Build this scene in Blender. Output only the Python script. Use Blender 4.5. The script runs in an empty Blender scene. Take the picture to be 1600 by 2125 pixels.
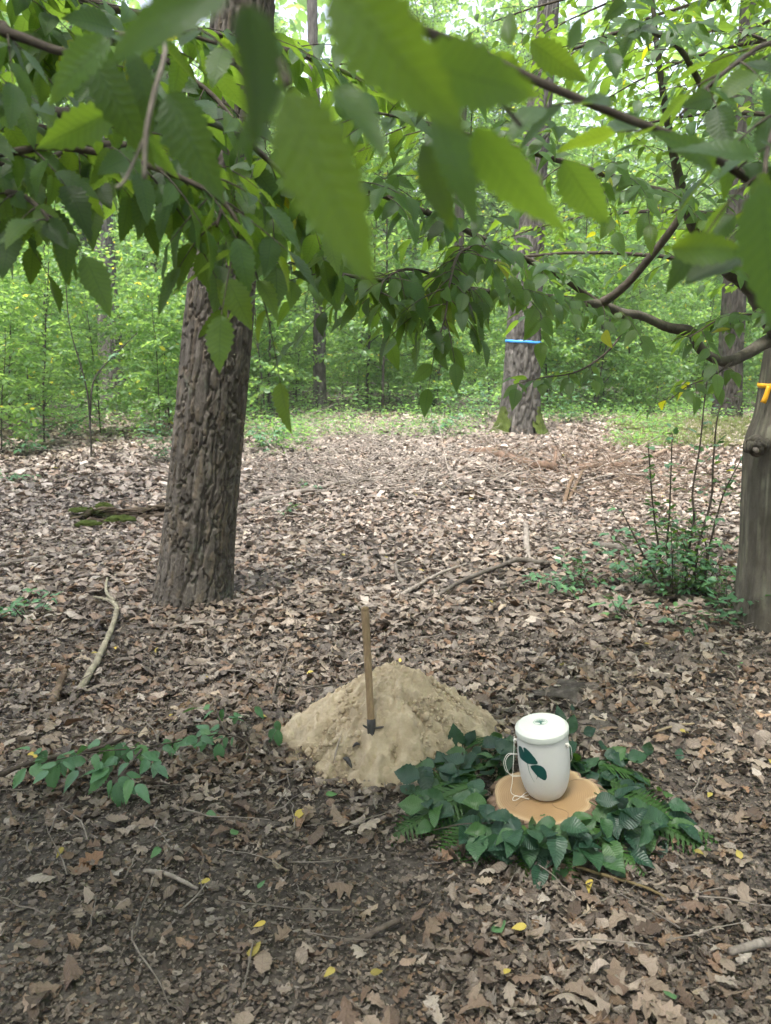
import bpy, math, random
import numpy as np
from mathutils import Vector, Matrix

random.seed(7)
RNG = np.random.default_rng(11)
scn = bpy.context.scene
col = scn.collection
rad = math.radians

# ------------------------------------------------------------------ camera
W0, H0 = 1600.0, 2125.0          # the photograph's own pixel grid, used only to measure angles
FPX = 1700.0
PITCH = rad(10.9)
CAM_H = 1.65
cd = bpy.data.cameras.new('camera')
cam = bpy.data.objects.new('camera', cd)
col.objects.link(cam)
cam.location = (0, 0, CAM_H)
cam.rotation_euler = (rad(90) - PITCH, 0, 0)
cd.sensor_fit = 'VERTICAL'
cd.sensor_height = 36.0
cd.lens = 36.0 * FPX / H0
cd.clip_start = 0.02
cd.clip_end = 1000
cd.dof.use_dof = True
cd.dof.focus_distance = 3.6
cd.dof.aperture_fstop = 4.8
scn.camera = cam

# ------------------------------------------------------------------ world, sun, exposure
SUN_EL, SUN_AZ = rad(70), rad(-150)      # azimuth measured from +Y (the view) towards +X
w = bpy.data.worlds.new('World')
scn.world = w
w.use_nodes = True
nt = w.node_tree
nt.nodes.clear()
sky = nt.nodes.new('ShaderNodeTexSky')
sky.sky_type = 'NISHITA'
sky.sun_disc = False
sky.sun_elevation = SUN_EL
sky.sun_rotation = SUN_AZ
sky.dust_density = 4.0
sky.ozone_density = 0.6
hs = nt.nodes.new('ShaderNodeHueSaturation')
hs.inputs['Saturation'].default_value = 0.50
bg = nt.nodes.new('ShaderNodeBackground')
bg.inputs['Strength'].default_value = 0.15
wo = nt.nodes.new('ShaderNodeOutputWorld')
nt.links.new(sky.outputs[0], hs.inputs['Color'])
nt.links.new(hs.outputs[0], bg.inputs['Color'])
nt.links.new(bg.outputs[0], wo.inputs[0])
sl = bpy.data.lights.new('sun', 'SUN')
sl.energy = 1.5
sl.angle = rad(12)
sl.color = (1.0, 0.97, 0.92)
sun = bpy.data.objects.new('sun', sl)
col.objects.link(sun)
sd = Vector((math.sin(SUN_AZ) * math.cos(SUN_EL), math.cos(SUN_AZ) * math.cos(SUN_EL), math.sin(SUN_EL)))
sun.rotation_euler = sd.to_track_quat('Z', 'Y').to_euler()
sun.location = (0, 0, 30)

scn.view_settings.view_transform = 'Standard'
scn.view_settings.look = 'None'
scn.view_settings.gamma = 1.0
scn.view_settings.use_curve_mapping = False
scn.view_settings.exposure = 2.15
scn.render.engine = 'CYCLES'
cy = scn.cycles
cy.max_bounces = 8
cy.diffuse_bounces = 5
cy.glossy_bounces = 2
cy.volume_bounces = 1
cy.transmission_bounces = 6
cy.transparent_max_bounces = 4
cy.caustics_reflective = False
cy.caustics_refractive = False
cy.use_adaptive_sampling = True
cy.adaptive_threshold = 0.02
cy.use_denoising = True
try:
    cy.denoiser = 'OPENIMAGEDENOISE'
    cy.denoising_input_passes = 'RGB_ALBEDO_NORMAL'
except Exception:
    pass

# ------------------------------------------------------------------ numpy noise
def _h(ix, iy, iz, s):
    n = (ix.astype(np.int64) * 374761393 + iy.astype(np.int64) * 668265263 + iz.astype(np.int64) * 2147483647 + s * 1274126177) & 0xffffffff
    n = ((n ^ (n >> 13)) * 1274126177) & 0xffffffff
    n = ((n ^ (n >> 16)) * 2246822519) & 0xffffffff
    n = n ^ (n >> 15)
    return (n & 0xffffff) / float(0xffffff)

def vn3(x, y, z, s=0):
    x, y, z = np.broadcast_arrays(np.asarray(x, float), np.asarray(y, float), np.asarray(z, float))
    ix, iy, iz = np.floor(x), np.floor(y), np.floor(z)
    fx, fy, fz = x - ix, y - iy, z - iz
    fx, fy, fz = [f * f * (3 - 2 * f) for f in (fx, fy, fz)]
    r = 0
    for a in (0, 1):
        for b in (0, 1):
            for c in (0, 1):
                wgt = (fx if a else 1 - fx) * (fy if b else 1 - fy) * (fz if c else 1 - fz)
                r = r + wgt * _h(ix + a, iy + b, iz + c, s)
    return r * 2 - 1

def vn2(x, y, s=0):
    return vn3(x, y, 0.37 + 0 * np.asarray(x, float), s)

def fbm2(x, y, s=0, o=4):
    r, a = 0, 1.0
    for i in range(o):
        r = r + a * vn2(x, y, s + i)
        x, y, a = x * 2.03, y * 2.03, a * 0.5
    return r

def worley3(x, y, z, s=0):
    ix, iy, iz = np.floor(x), np.floor(y), np.floor(z)
    f1 = np.full(x.shape, 9.0)
    f2 = np.full(x.shape, 9.0)
    idv = np.zeros(x.shape)
    for a in (-1, 0, 1):
        for b in (-1, 0, 1):
            for c in (-1, 0, 1):
                cx, cy_, cz = ix + a, iy + b, iz + c
                dx = cx + _h(cx, cy_, cz, s) - x
                dy = cy_ + _h(cx, cy_, cz, s + 1) - y
                dz = cz + _h(cx, cy_, cz, s + 2) - z
                d = np.sqrt(dx * dx + dy * dy + dz * dz)
                idn = _h(cx, cy_, cz, s + 3)
                m = d < f1
                f2 = np.where(m, f1, np.minimum(f2, d))
                idv = np.where(m, idn, idv)
                f1 = np.where(m, d, f1)
    return f1, f2, idv

def sstep(a, b, x):
    t = np.clip((np.asarray(x, float) - a) / (b - a), 0, 1)
    return t * t * (3 - 2 * t)

# ------------------------------------------------------------------ terrain and measuring helpers
def g(x, y):
    x = np.asarray(x, float); y = np.asarray(y, float)
    r = 0.25 * sstep(7, 14, y) + 0.012 * np.maximum(y - 14, 0)
    b = 0.05 * vn2(x * 0.7 + 3, y * 0.7, 5) + 0.022 * vn2(x * 2.2, y * 2.2, 6)
    return r + b * sstep(0.6, 1.4, np.hypot(x - 0.57, y - 2.95))

CP, SP = math.cos(PITCH), math.sin(PITCH)

def ray(px, py):
    u, v = (px - 800) / FPX, (1062.5 - py) / FPX
    return u, CP + v * SP, v * CP - SP

def P(px, py, lift=0.0):
    """ground point seen at that angle"""
    dx, dy, dz = ray(px, py)
    t = CAM_H / max(-dz, 1e-4)
    for _ in range(12):
        t = (CAM_H - float(g(dx * t, dy * t))) / -dz
    return Vector((dx * t, dy * t, float(g(dx * t, dy * t)) + lift))

def AT(px, py, d):
    dx, dy, dz = ray(px, py)
    return Vector((dx * d, dy * d, CAM_H + dz * d))

def ATY(px, py, Y):
    dx, dy, dz = ray(px, py)
    t = Y / dy
    return Vector((dx * t, Y, CAM_H + dz * t))

# ------------------------------------------------------------------ mesh helpers
def mesh_np(name, V, Q=None, T=None, uv=None, colr=None, smooth=True):
    V = np.asarray(V, np.float32)
    me = bpy.data.meshes.new(name)
    loops, starts = [], []
    n = 0
    if Q is not None and len(Q):
        Q = np.asarray(Q, np.int32)
        loops.append(Q.ravel()); starts.append(np.arange(len(Q)) * 4); n = len(Q) * 4
    if T is not None and len(T):
        T = np.asarray(T, np.int32)
        loops.append(T.ravel()); starts.append(n + np.arange(len(T)) * 3)
    loops = np.concatenate(loops).astype(np.int32)
    starts = np.concatenate(starts).astype(np.int32)
    me.vertices.add(len(V)); me.vertices.foreach_set('co', V.ravel())
    me.loops.add(len(loops)); me.loops.foreach_set('vertex_index', loops)
    me.polygons.add(len(starts)); me.polygons.foreach_set('loop_start', starts)
    if smooth:
        me.polygons.foreach_set('use_smooth', np.ones(len(starts), bool))
    if uv is not None:
        ul = me.uv_layers.new(name='UVMap')
        ul.data.foreach_set('uv', np.asarray(uv, np.float32)[loops].ravel())
    if colr is not None:
        at = me.attributes.new('tone', 'FLOAT_COLOR', 'POINT')
        c = np.ones((len(V), 4), np.float32); c[:, :3] = colr
        at.data.foreach_set('color', c.ravel())
    me.update(calc_edges=True)
    me.validate()
    return me

def obj(name, me, mat=None, parent=None, loc=None, rot=None, scale=None):
    o = bpy.data.objects.new(name, me)
    col.objects.link(o)
    if mat is not None and me is not None and len(me.materials) == 0:
        me.materials.append(mat)
    if parent is not None:
        o.parent = parent
    if loc is not None: o.location = loc
    if rot is not None: o.rotation_euler = rot
    if scale is not None: o.scale = (scale,) * 3 if isinstance(scale, (int, float)) else scale
    return o

def tag(o, label=None, cat=None, group=None, kind=None):
    if label: o['label'] = label
    if cat: o['category'] = cat
    if group: o['group'] = group
    if kind: o['kind'] = kind
    return o

def empty(name, loc, label, cat, group=None, rot=None):
    o = bpy.data.objects.new(name, None)
    o.empty_display_size = 0.1
    col.objects.link(o)
    o.location = loc
    if rot: o.rotation_euler = rot
    return tag(o, label, cat, group)

class Geo:
    def __init__(s):
        s.V, s.Q, s.T, s.U, s.C, s.n = [], [], [], [], [], 0
    def add(s, V, Q=None, T=None, uv=None, c=None):
        V = np.asarray(V, float)
        s.V.append(V)
        if Q is not None and len(Q): s.Q.append(np.asarray(Q, np.int64) + s.n)
        if T is not None and len(T): s.T.append(np.asarray(T, np.int64) + s.n)
        s.U.append(np.zeros((len(V), 2)) if uv is None else np.asarray(uv, float))
        cc = np.ones((len(V), 3))
        if c is not None: cc[:] = c
        s.C.append(cc)
        s.n += len(V)
        return s
    def mesh(s, name, smooth=True, origin=None):
        V = np.concatenate(s.V)
        if origin is not None: V = V - np.array(origin)
        return mesh_np(name, V, np.concatenate(s.Q) if s.Q else None, np.concatenate(s.T) if s.T else None,
                       np.concatenate(s.U), np.concatenate(s.C), smooth)

def smooth_path(pts, n):
    """Catmull-Rom through the points; each may carry a 4th value (radius)"""
    P_ = np.array([list(p) for p in pts], float)
    if len(P_) == 2:
        t = np.linspace(0, 1, n)[:, None]
        return P_[0] * (1 - t) + P_[1] * t
    E = np.vstack([2 * P_[0] - P_[1], P_, 2 * P_[-1] - P_[-2]])
    ts = np.linspace(0, len(P_) - 1 - 1e-6, n)
    i = ts.astype(int); t = (ts - i)[:, None]
    p0, p1, p2, p3 = E[i], E[i + 1], E[i + 2], E[i + 3]
    return 0.5 * (2 * p1 + (p2 - p0) * t + (2 * p0 - 5 * p1 + 4 * p2 - p3) * t ** 2 + (3 * p1 - p0 - 3 * p2 + p3) * t ** 3)

def frames(pts):
    pts = np.asarray(pts, float)
    tan = np.gradient(pts, axis=0)
    tan /= np.linalg.norm(tan, axis=1)[:, None] + 1e-12
    ref = np.array([0.0, 1.0, 0.0]) if abs(tan[0][1]) < 0.8 else np.array([1.0, 0, 0])
    X = np.zeros_like(pts); 
    x = np.cross(ref, tan[0]); x /= np.linalg.norm(x)
    for i in range(len(pts)):
        x = x - tan[i] * np.dot(x, tan[i]); x /= np.linalg.norm(x) + 1e-12
        X[i] = x
    return X, np.cross(tan, X), tan

def tube(geo, pts, r, k=6, c=None, cap=True, jitter=0.0):
    pts = np.asarray(pts, float); n = len(pts)
    r = np.broadcast_to(np.asarray(r, float), (n,))
    X, Y, _ = frames(pts)
    a = np.arange(k) * 2 * math.pi / k
    rr = np.repeat(r[:, None], k, 1)
    if jitter:
        rr = rr * (1 + jitter * RNG.normal(0, 1, (n, k)))
    V = pts[:, None, :] + rr[..., None] * (np.cos(a)[None, :, None] * X[:, None, :] + np.sin(a)[None, :, None] * Y[:, None, :])
    i = np.arange(n - 1)[:, None]; j = np.arange(k)[None, :]
    Q = np.stack([i * k + j, i * k + (j + 1) % k, (i + 1) * k + (j + 1) % k, (i + 1) * k + j], -1).reshape(-1, 4)
    V = V.reshape(-1, 3)
    arc = np.concatenate([[0], np.cumsum(np.linalg.norm(np.diff(pts, axis=0), axis=1))])
    uv = np.stack([np.tile(a / (2 * math.pi), n), np.repeat(arc, k)], -1)
    T = None
    if cap:
        V = np.vstack([V, pts[0], pts[-1]])
        uv = np.vstack([uv, [0, 0], [0, arc[-1]]])
        m = n * k
        jj = np.arange(k)
        T = np.vstack([np.stack([np.full(k, m), (jj + 1) % k, jj], -1),
                       np.stack([np.full(k, m + 1), (n - 1) * k + jj, (n - 1) * k + (jj + 1) % k], -1)])
    geo.add(V, Q, T, uv, c)

def lathe(prof, k=48, cap0=True, cap1=True):
    prof = np.asarray(prof, float); n = len(prof)
    a = np.arange(k) * 2 * math.pi / k
    V = np.stack([prof[:, 0][:, None] * np.cos(a), prof[:, 0][:, None] * np.sin(a), np.repeat(prof[:, 1][:, None], k, 1)], -1).reshape(-1, 3)
    i = np.arange(n - 1)[:, None]; j = np.arange(k)[None, :]
    Q = np.stack([i * k + j, i * k + (j + 1) % k, (i + 1) * k + (j + 1) % k, (i + 1) * k + j], -1).reshape(-1, 4)
    T = []
    V = list(V)
    if cap0:
        V.append([0, 0, prof[0, 1]]); T += [[len(V) - 1, (x + 1) % k, x] for x in range(k)]
    if cap1:
        V.append([0, 0, prof[-1, 1]]); T += [[len(V) - 1, (n - 1) * k + x, (n - 1) * k + (x + 1) % k] for x in range(k)]
    return np.array(V), Q, np.array(T) if T else None

def rotmats(d, nrm):
    """columns: side, direction, normal"""
    d = d / (np.linalg.norm(d, axis=1)[:, None] + 1e-12)
    s = np.cross(d, nrm); s /= np.linalg.norm(s, axis=1)[:, None] + 1e-12
    n2 = np.cross(s, d)
    return np.stack([s, d, n2], -1)

def batch(geo, tmpl, pos, R, scale, colr):
    V, Q, uv = tmpl
    pos = np.asarray(pos); N, nv = len(pos), len(V)
    if N == 0: return
    scale = np.broadcast_to(np.asarray(scale, float), (N,))
    W = np.einsum('nij,vj->nvi', R, V) * scale[:, None, None] + pos[:, None, :]
    QQ = (Q[None] + (np.arange(N) * nv)[:, None, None]).reshape(-1, 4)
    geo.add(W.reshape(-1, 3), QQ, None, np.tile(uv, (N, 1)), np.repeat(np.broadcast_to(colr, (N, 3)), nv, 0))

# ------------------------------------------------------------------ leaf templates
def leaf_tmpl(n=14, width=0.56, serr=0.05, droop=0.18, fold=0.22, twist=0.0, shape=0.85, cols=2, wave=0.0, seed=0):
    """an ovate leaf of unit length along +y, midrib at x = 0"""
    t = np.linspace(0, 1, n + 1)
    prof = np.sin(math.pi * t ** shape) ** 0.8 * (1 - 0.35 * t ** 3)
    prof = prof / prof.max() * width / 2
    prof[0] = 0.006; prof[-1] = 0.003
    saw = np.where(np.arange(n + 1) % 2 == 0, 1 + serr, 1 - serr)
    saw[0] = saw[-1] = 1
    xs = np.linspace(-1, 1, 2 * cols + 1)
    r = np.random.default_rng(seed)
    ph = r.uniform(0, 6)
    V, U = [], []
    for i, tt in enumerate(t):
        for x in xs:
            ww = prof[i] * x * (saw[i] if abs(x) > 0.99 else 1)
            yy = tt - 0.06 * abs(x) * math.sin(math.pi * tt)
            zz = fold * abs(ww) - droop * tt ** 2 + wave * abs(x) * math.sin(ph + 9 * tt + (2 if x > 0 else 0))
            zz += twist * ww * tt
            V.append((ww, yy, zz)); U.append((x, tt))
    m = len(xs)
    Q = [(i * m + j, i * m + j + 1, (i + 1) * m + j + 1, (i + 1) * m + j) for i in range(n) for j in range(m - 1)]
    return np.array(V), np.array(Q), np.array(U)

def oak_tmpl(n=12, width=0.55, lobes=4, depth=0.45, curl=0.3, roll=0.3, cols=1, seed=0):
    r = np.random.default_rng(seed)
    t = np.linspace(0, 1, n + 1)
    env = np.sin(math.pi * np.clip(t, 0, 1) ** 1.15) ** 0.7
    lob = 1 - depth * (0.5 + 0.5 * np.cos(2 * math.pi * lobes * t + r.uniform(-.4, .4)))
    xs = np.linspace(-1, 1, 2 * cols + 1)
    V, U = [], []
    a1, a2, a3 = r.uniform(-1, 1, 3)
    for i, tt in enumerate(t):
        for x in xs:
            hw = max(env[i] * (lob[i] if i % 1 == 0 else 1) * width / 2, 0.012)
            hw *= 1 + 0.18 * r.uniform(-1, 1) * abs(x)
            xx = hw * x
            yy = tt + 0.04 * abs(x) * env[i] * a1
            zz = roll * abs(xx) * (1 + 0.6 * a3 * np.sign(x)) + curl * (tt - 0.5) ** 2 + 0.05 * math.sin(7 * tt + 3 * a2) * abs(x) + 0.02 * r.normal() * abs(x)
            V.append((xx, yy - 0.5, zz)); U.append((x, tt))
    m = len(xs)
    Q = [(i * m + j, i * m + j + 1, (i + 1) * m + j + 1, (i + 1) * m + j) for i in range(n) for j in range(m - 1)]
    V = np.array(V)
    V[:, 2] -= V[:, 2].mean()
    return V, np.array(Q), np.array(U)

LOW = (np.array([(0, 0, 0), (.27, .38, .04), (.22, .72, .0), (0, 1, -.10), (-.22, .72, .0), (-.27, .38, .04)], float),
       np.array([(0, 1, 2, 3), (0, 3, 4, 5)]), np.array([(0, 0), (1, .4), (.8, .7), (0, 1), (-.8, .7), (-1, .4)], float))
HORN = [leaf_tmpl(18, w_ * .93, .11, d_, f_, tw, .85, 2, wv, i) for i, (w_, d_, f_, tw, wv) in enumerate([
    (.50, .10, .20, 0, .010), (.55, .22, .30, .2, .015), (.47, .32, .25, -.3, .010), (.52, .02, .35, .35, .02), (.56, .16, .12, -.15, .02), (.49, .42, .4, 0, .01)])]
HORN_MID = [leaf_tmpl(8, .50, .0, d_, .25, 0, .85, 1, 0, i) for i, d_ in enumerate((.1, .25, .4))]

# ------------------------------------------------------------------ materials
def nodes(name):
    m = bpy.data.materials.new(name)
    m.use_nodes = True
    n = m.node_tree
    n.nodes.clear()
    out = n.nodes.new('ShaderNodeOutputMaterial')
    return m, n, out

def N(n, t, **kw):
    x = n.nodes.new(t)
    for k, v in kw.items():
        if k in x.inputs.keys() if isinstance(k, str) else False:
            x.inputs[k].default_value = v
        else:
            setattr(x, k, v)
    return x

def ramp(n, fac, stops):
    r = n.nodes.new('ShaderNodeValToRGB')
    e = r.color_ramp.elements
    while len(e) < len(stops): e.new(0.5)
    for x, (p, c) in zip(e, stops):
        x.position = p; x.color = (*c, 1)
    n.links.new(fac, r.inputs[0])
    return r.outputs[0]

def mul(n, a, b, fac=1.0, mode='MULTIPLY'):
    m = n.nodes.new('ShaderNodeMix'); m.data_type = 'RGBA'; m.blend_type = mode
    m.inputs[0].default_value = fac
    for s, v in ((6, a), (7, b)):
        if hasattr(v, 'links') or hasattr(v, 'is_linked'): n.links.new(v, m.inputs[s])
        else: m.inputs[s].default_value = (*v, 1)
    return m.outputs[2]

def math_n(n, op, a, b=None, c=None):
    m = n.nodes.new('ShaderNodeMath'); m.operation = op
    for i, v in enumerate((a, b, c)):
        if v is None: continue
        if isinstance(v, (int, float)): m.inputs[i].default_value = v
        else: n.links.new(v, m.inputs[i])
    return m.outputs[0]

def noise(n, scale, detail=4, rough=0.6, vec=None, dist=0.0):
    x = n.nodes.new('ShaderNodeTexNoise')
    x.inputs['Scale'].default_value = scale; x.inputs['Detail'].default_value = detail
    x.inputs['Roughness'].default_value = rough; x.inputs['Distortion'].default_value = dist
    if vec is not None: n.links.new(vec, x.inputs['Vector'])
    return x.outputs['Fac']

def objcoord(n):
    return n.nodes.new('ShaderNodeTexCoord').outputs['Object']

def bump(n, height, strength=0.4, dist=0.01):
    b = n.nodes.new('ShaderNodeBump')
    b.inputs['Strength'].default_value = strength; b.inputs['Distance'].default_value = dist
    n.links.new(height, b.inputs['Height'])
    return b.outputs[0]

def leaf_mat(name, base, trans, fac=0.42, rough=0.45, spec=0.35, veins=True, per_object=False, var=0.35, spots=0.0, tones=None, relief=.0016):
    m, n, out = nodes(name)
    at = N(n, 'ShaderNodeAttribute'); at.attribute_name = 'tone'
    tone = at.outputs['Color']
    if per_object:
        oi = n.nodes.new('ShaderNodeObjectInfo')
        tone = ramp(n, oi.outputs['Random'], tones or [(0, (1 - var,) * 3), (0.45, (1, 1, 1)), (0.8, (1 + var * .6, 1 + var * .5, 1)), (1, (1 + var * 1.2, 1 + var * .7, .8))])
    pb = n.nodes.new('ShaderNodeBsdfPrincipled')
    pb.inputs['Roughness'].default_value = rough
    pb.inputs['Specular IOR Level'].default_value = spec
    cb = mul(n, tone, base)
    ct = mul(n, tone, trans)
    if veins:
        uvn = n.nodes.new('ShaderNodeUVMap')
        sp = n.nodes.new('ShaderNodeSeparateXYZ'); n.links.new(uvn.outputs[0], sp.inputs[0])
        ax = math_n(n, 'ABSOLUTE', sp.outputs[0])
        ph = math_n(n, 'ADD', math_n(n, 'SUBTRACT', math_n(n, 'MULTIPLY', math_n(n, 'POWER', sp.outputs[1], 1.15), 12.0), math_n(n, 'MULTIPLY', math_n(n, 'POWER', ax, .8), 2.2)), math_n(n, 'MULTIPLY', noise(n, 5, 2, .5, objcoord(n)), .9))
        tri = math_n(n, 'ABSOLUTE', math_n(n, 'SUBTRACT', math_n(n, 'FRACT', ph), 0.5))       # 0.5 at vein
        vein = math_n(n, 'POWER', math_n(n, 'MULTIPLY', tri, 2.0), 6.0)
        mid = math_n(n, 'LESS_THAN', ax, 0.045)
        vv = math_n(n, 'MAXIMUM', vein, mid)
        cb = mul(n, cb, mul(n, cb, (1.7, 1.6, 1.5)), 1.0, 'MIX')
        mx = cb.node; n.links.new(math_n(n, 'MULTIPLY', vv, 0.28), mx.inputs[0])
        ct = mul(n, ct, mul(n, ct, (.55, .55, .5)), 1.0, 'MIX')
        n.links.new(math_n(n, 'MULTIPLY', vv, 0.7), ct.node.inputs[0])
        n.links.new(bump(n, tri, 0.5, relief), pb.inputs['Normal'])
    nz = noise(n, 40 if veins else 6, 3, .6, objcoord(n))
    cb = mul(n, cb, ramp(n, nz, [(0.3, (.8, .8, .8)), (0.7, (1.15, 1.15, 1.1))]))
    if spots:
        sp_ = noise(n, 9, 4, .7, objcoord(n))
        k = math_n(n, 'MULTIPLY', math_n(n, 'GREATER_THAN', sp_, 0.66), spots)
        cb = mul(n, cb, (.22, .16, .05), 1, 'MIX'); n.links.new(k, cb.node.inputs[0])
    n.links.new(cb, pb.inputs['Base Color'])
    tr = n.nodes.new('ShaderNodeBsdfTranslucent'); n.links.new(ct, tr.inputs['Color'])
    mx = n.nodes.new('ShaderNodeMixShader'); mx.inputs[0].default_value = fac
    n.links.new(pb.outputs[0], mx.inputs[1]); n.links.new(tr.outputs[0], mx.inputs[2])
    n.links.new(mx.outputs[0], out.inputs[0])
    return m

def rough_mat(name, stops, scale=8, rough=0.85, bstr=0.5, bdist=0.01, use_tone=False, spec=0.2, detail=6, stretch=None, bscale=None, dirt=None):
    m, n, out = nodes(name)
    oc = objcoord(n)
    if stretch:
        mp = n.nodes.new('ShaderNodeMapping'); mp.inputs['Scale'].default_value = stretch
        n.links.new(oc, mp.inputs[0]); oc = mp.outputs[0]
    f = noise(n, scale, detail, .65, oc)
    c = ramp(n, f, stops)
    if dirt:
        d = noise(n, dirt[0], 5, .7, oc)
        k = ramp(n, d, [(dirt[1], (0, 0, 0)), (dirt[1] + .12, (1, 1, 1))])
        c = mul(n, c, dirt[2], 1, 'MIX'); n.links.new(k, c.node.inputs[0])
    if use_tone:
        at = N(n, 'ShaderNodeAttribute'); at.attribute_name = 'tone'
        c = mul(n, c, at.outputs['Color'])
    pb = n.nodes.new('ShaderNodeBsdfPrincipled')
    pb.inputs['Roughness'].default_value = rough
    pb.inputs['Specular IOR Level'].default_value = spec
    n.links.new(c, pb.inputs['Base Color'])
    if bstr:
        f2 = noise(n, bscale or scale * 3, 6, .7, oc)
        n.links.new(bump(n, f2, bstr, bdist), pb.inputs['Normal'])
    n.links.new(pb.outputs[0], out.inputs[0])
    return m

def litter_mat(name, per_object=False):
    m, n, out = nodes(name)
    if per_object:
        oi = n.nodes.new('ShaderNodeObjectInfo')
        tone = ramp(n, oi.outputs['Random'], [(0, (.10, .07, .05)), (.25, (.19, .125, .085)), (.5, (.26, .195, .14)), (.75, (.33, .265, .205)), (.9, (.42, .36, .295)), (1, (.28, .15, .08))])
    else:
        at = N(n, 'ShaderNodeAttribute'); at.attribute_name = 'tone'; tone = at.outputs['Color']
    uvn = n.nodes.new('ShaderNodeUVMap')
    sp = n.nodes.new('ShaderNodeSeparateXYZ'); n.links.new(uvn.outputs[0], sp.inputs[0])
    ax = math_n(n, 'ABSOLUTE', sp.outputs[0])
    ph = math_n(n, 'SUBTRACT', math_n(n, 'MULTIPLY', sp.outputs[1], 7.0), math_n(n, 'MULTIPLY', ax, 1.5))
    tri = math_n(n, 'MULTIPLY', math_n(n, 'ABSOLUTE', math_n(n, 'SUBTRACT', math_n(n, 'FRACT', ph), 0.5)), 2.0)
    vein = math_n(n, 'MAXIMUM', math_n(n, 'POWER', tri, 10.0), math_n(n, 'LESS_THAN', ax, 0.06))
    nz = noise(n, 55, 4, .7, objcoord(n))
    c = mul(n, tone, ramp(n, nz, [(.25, (.62, .6, .58)), (.55, (1, 1, 1)), (.8, (1.25, 1.22, 1.18))]))
    c = mul(n, c, mul(n, c, (.7, .66, .62)), 1, 'MIX'); n.links.new(math_n(n, 'MULTIPLY', vein, .5), c.node.inputs[0])
    pb = n.nodes.new('ShaderNodeBsdfPrincipled')
    pb.inputs['Roughness'].default_value = 0.46; pb.inputs['Specular IOR Level'].default_value = 0.5
    n.links.new(c, pb.inputs['Base Color'])
    n.links.new(bump(n, math_n(n, 'ADD', tri, math_n(n, 'MULTIPLY', nz, 2.0)), .5, .004), pb.inputs['Normal'])
    tr = n.nodes.new('ShaderNodeBsdfTranslucent'); n.links.new(c, tr.inputs['Color'])
    mx = n.nodes.new('ShaderNodeMixShader'); mx.inputs[0].default_value = .15
    n.links.new(pb.outputs[0], mx.inputs[1]); n.links.new(tr.outputs[0], mx.inputs[2])
    n.links.new(mx.outputs[0], out.inputs[0])
    return m

def plain(name, c, rough=0.5, spec=0.4, metal=0.0, var=0.06, scale=30, bstr=0.05):
    lo = tuple(x * (1 - var) for x in c); hi = tuple(min(x * (1 + var), 1) for x in c)
    m = rough_mat(name, [(.3, lo), (.7, hi)], scale, rough, bstr, .002, spec=spec)
    for x in m.node_tree.nodes:
        if x.type == 'BSDF_PRINCIPLED': x.inputs['Metallic'].default_value = metal
    return m

M = {}
M['soil'] = rough_mat('soil', [(.25, (.034, .029, .024)), (.5, (.078, .067, .056)), (.62, (.125, .109, .093)), (.8, (.20, .175, .15))], 26, .95, .9, .012, detail=10, bscale=60, dirt=(1.3, .56, (.14, .125, .11)))
M['litter'] = litter_mat('dry_leaf')
M['litter_obj'] = litter_mat('dry_leaf_single', True)
M['near_leaf'] = leaf_mat('hornbeam_leaf', (.048, .105, .040), (.24, .385, .034), .5, .42, .35, True, True, .4, .35)
M['mid_leaf'] = leaf_mat('hornbeam_leaf_mass', (.052, .115, .043), (.25, .42, .045), .5, .45, .4, True, False)
M['far_leaf'] = leaf_mat('young_beech_leaf', (.105, .205, .09), (.36, .58, .13), .52, .36, .45, False, False)
M['wreath_leaf'] = leaf_mat('cut_hornbeam_leaf', (.024, .068, .034), (.06, .14, .018), .24, .42, .5, True, True, .5, 0, [(0, (.55, .68, .8)), (.4, (.9, .95, 1.05)), (.7, (1.35, 1.3, 1.05)), (1, (2.1, 1.8, .9))], .004)
M['fern'] = leaf_mat('fern_blade', (.05, .12, .03), (.08, .2, .025), .3, .5, .3, False, True, .3)
M['seed_leaf'] = leaf_mat('seedling_leaf', (.085, .20, .10), (.10, .24, .03), .25, .42, .45, True, True, .25)
M['grass'] = leaf_mat('grass_blade', (.17, .21, .085), (.22, .28, .09), .4, .5, .3, False, False)
M['yellow'] = leaf_mat('yellow_leaf', (.40, .33, .09), (.34, .27, .05), .25, .55, .3, True, True, .4, .8)
M['fallen_green'] = leaf_mat('fallen_green_leaf', (.10, .21, .09), (.1, .2, .05), .2, .5, .3, True, True, .2)
M['pine_bark'] = rough_mat('pine_bark', [(.3, (.055, .048, .041)), (.5, (.099, .087, .075)), (.7, (.158, .140, .122))], 22, .92, .8, .012, True, .15, stretch=(1, 1, .45), bscale=70, dirt=(5, .60, (.15, .16, .13)))
M['oak_bark'] = rough_mat('oak_bark', [(.3, (.05, .046, .040)), (.5, (.098, .09, .08)), (.7, (.16, .15, .135))], 14, .92, .8, .02, True, .15, stretch=(1, 1, .3), bscale=40)
M['dark_bark'] = rough_mat('dark_oak_bark', [(.3, (.025, .022, .018)), (.7, (.075, .068, .056))], 14, .92, .8, .02, True, .15, stretch=(1, 1, .3), bscale=40, dirt=(3, .55, (.05, .07, .03)))
M['horn_bark'] = rough_mat('hornbeam_bark', [(.3, (.048, .041, .031)), (.5, (.088, .077, .060)), (.7, (.148, .132, .105))], 9, .8, .9, .010, True, .25, stretch=(1, 1, .35), bscale=45, dirt=(3.2, .58, (.10, .115, .075)))
M['twig'] = rough_mat('twig_bark', [(.3, (.045, .035, .028)), (.7, (.11, .09, .072))], 30, .8, .4, .003, True)
M['stem'] = rough_mat('sapling_bark', [(.3, (.03, .027, .022)), (.7, (.085, .075, .062))], 20, .85, .4, .004)
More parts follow.
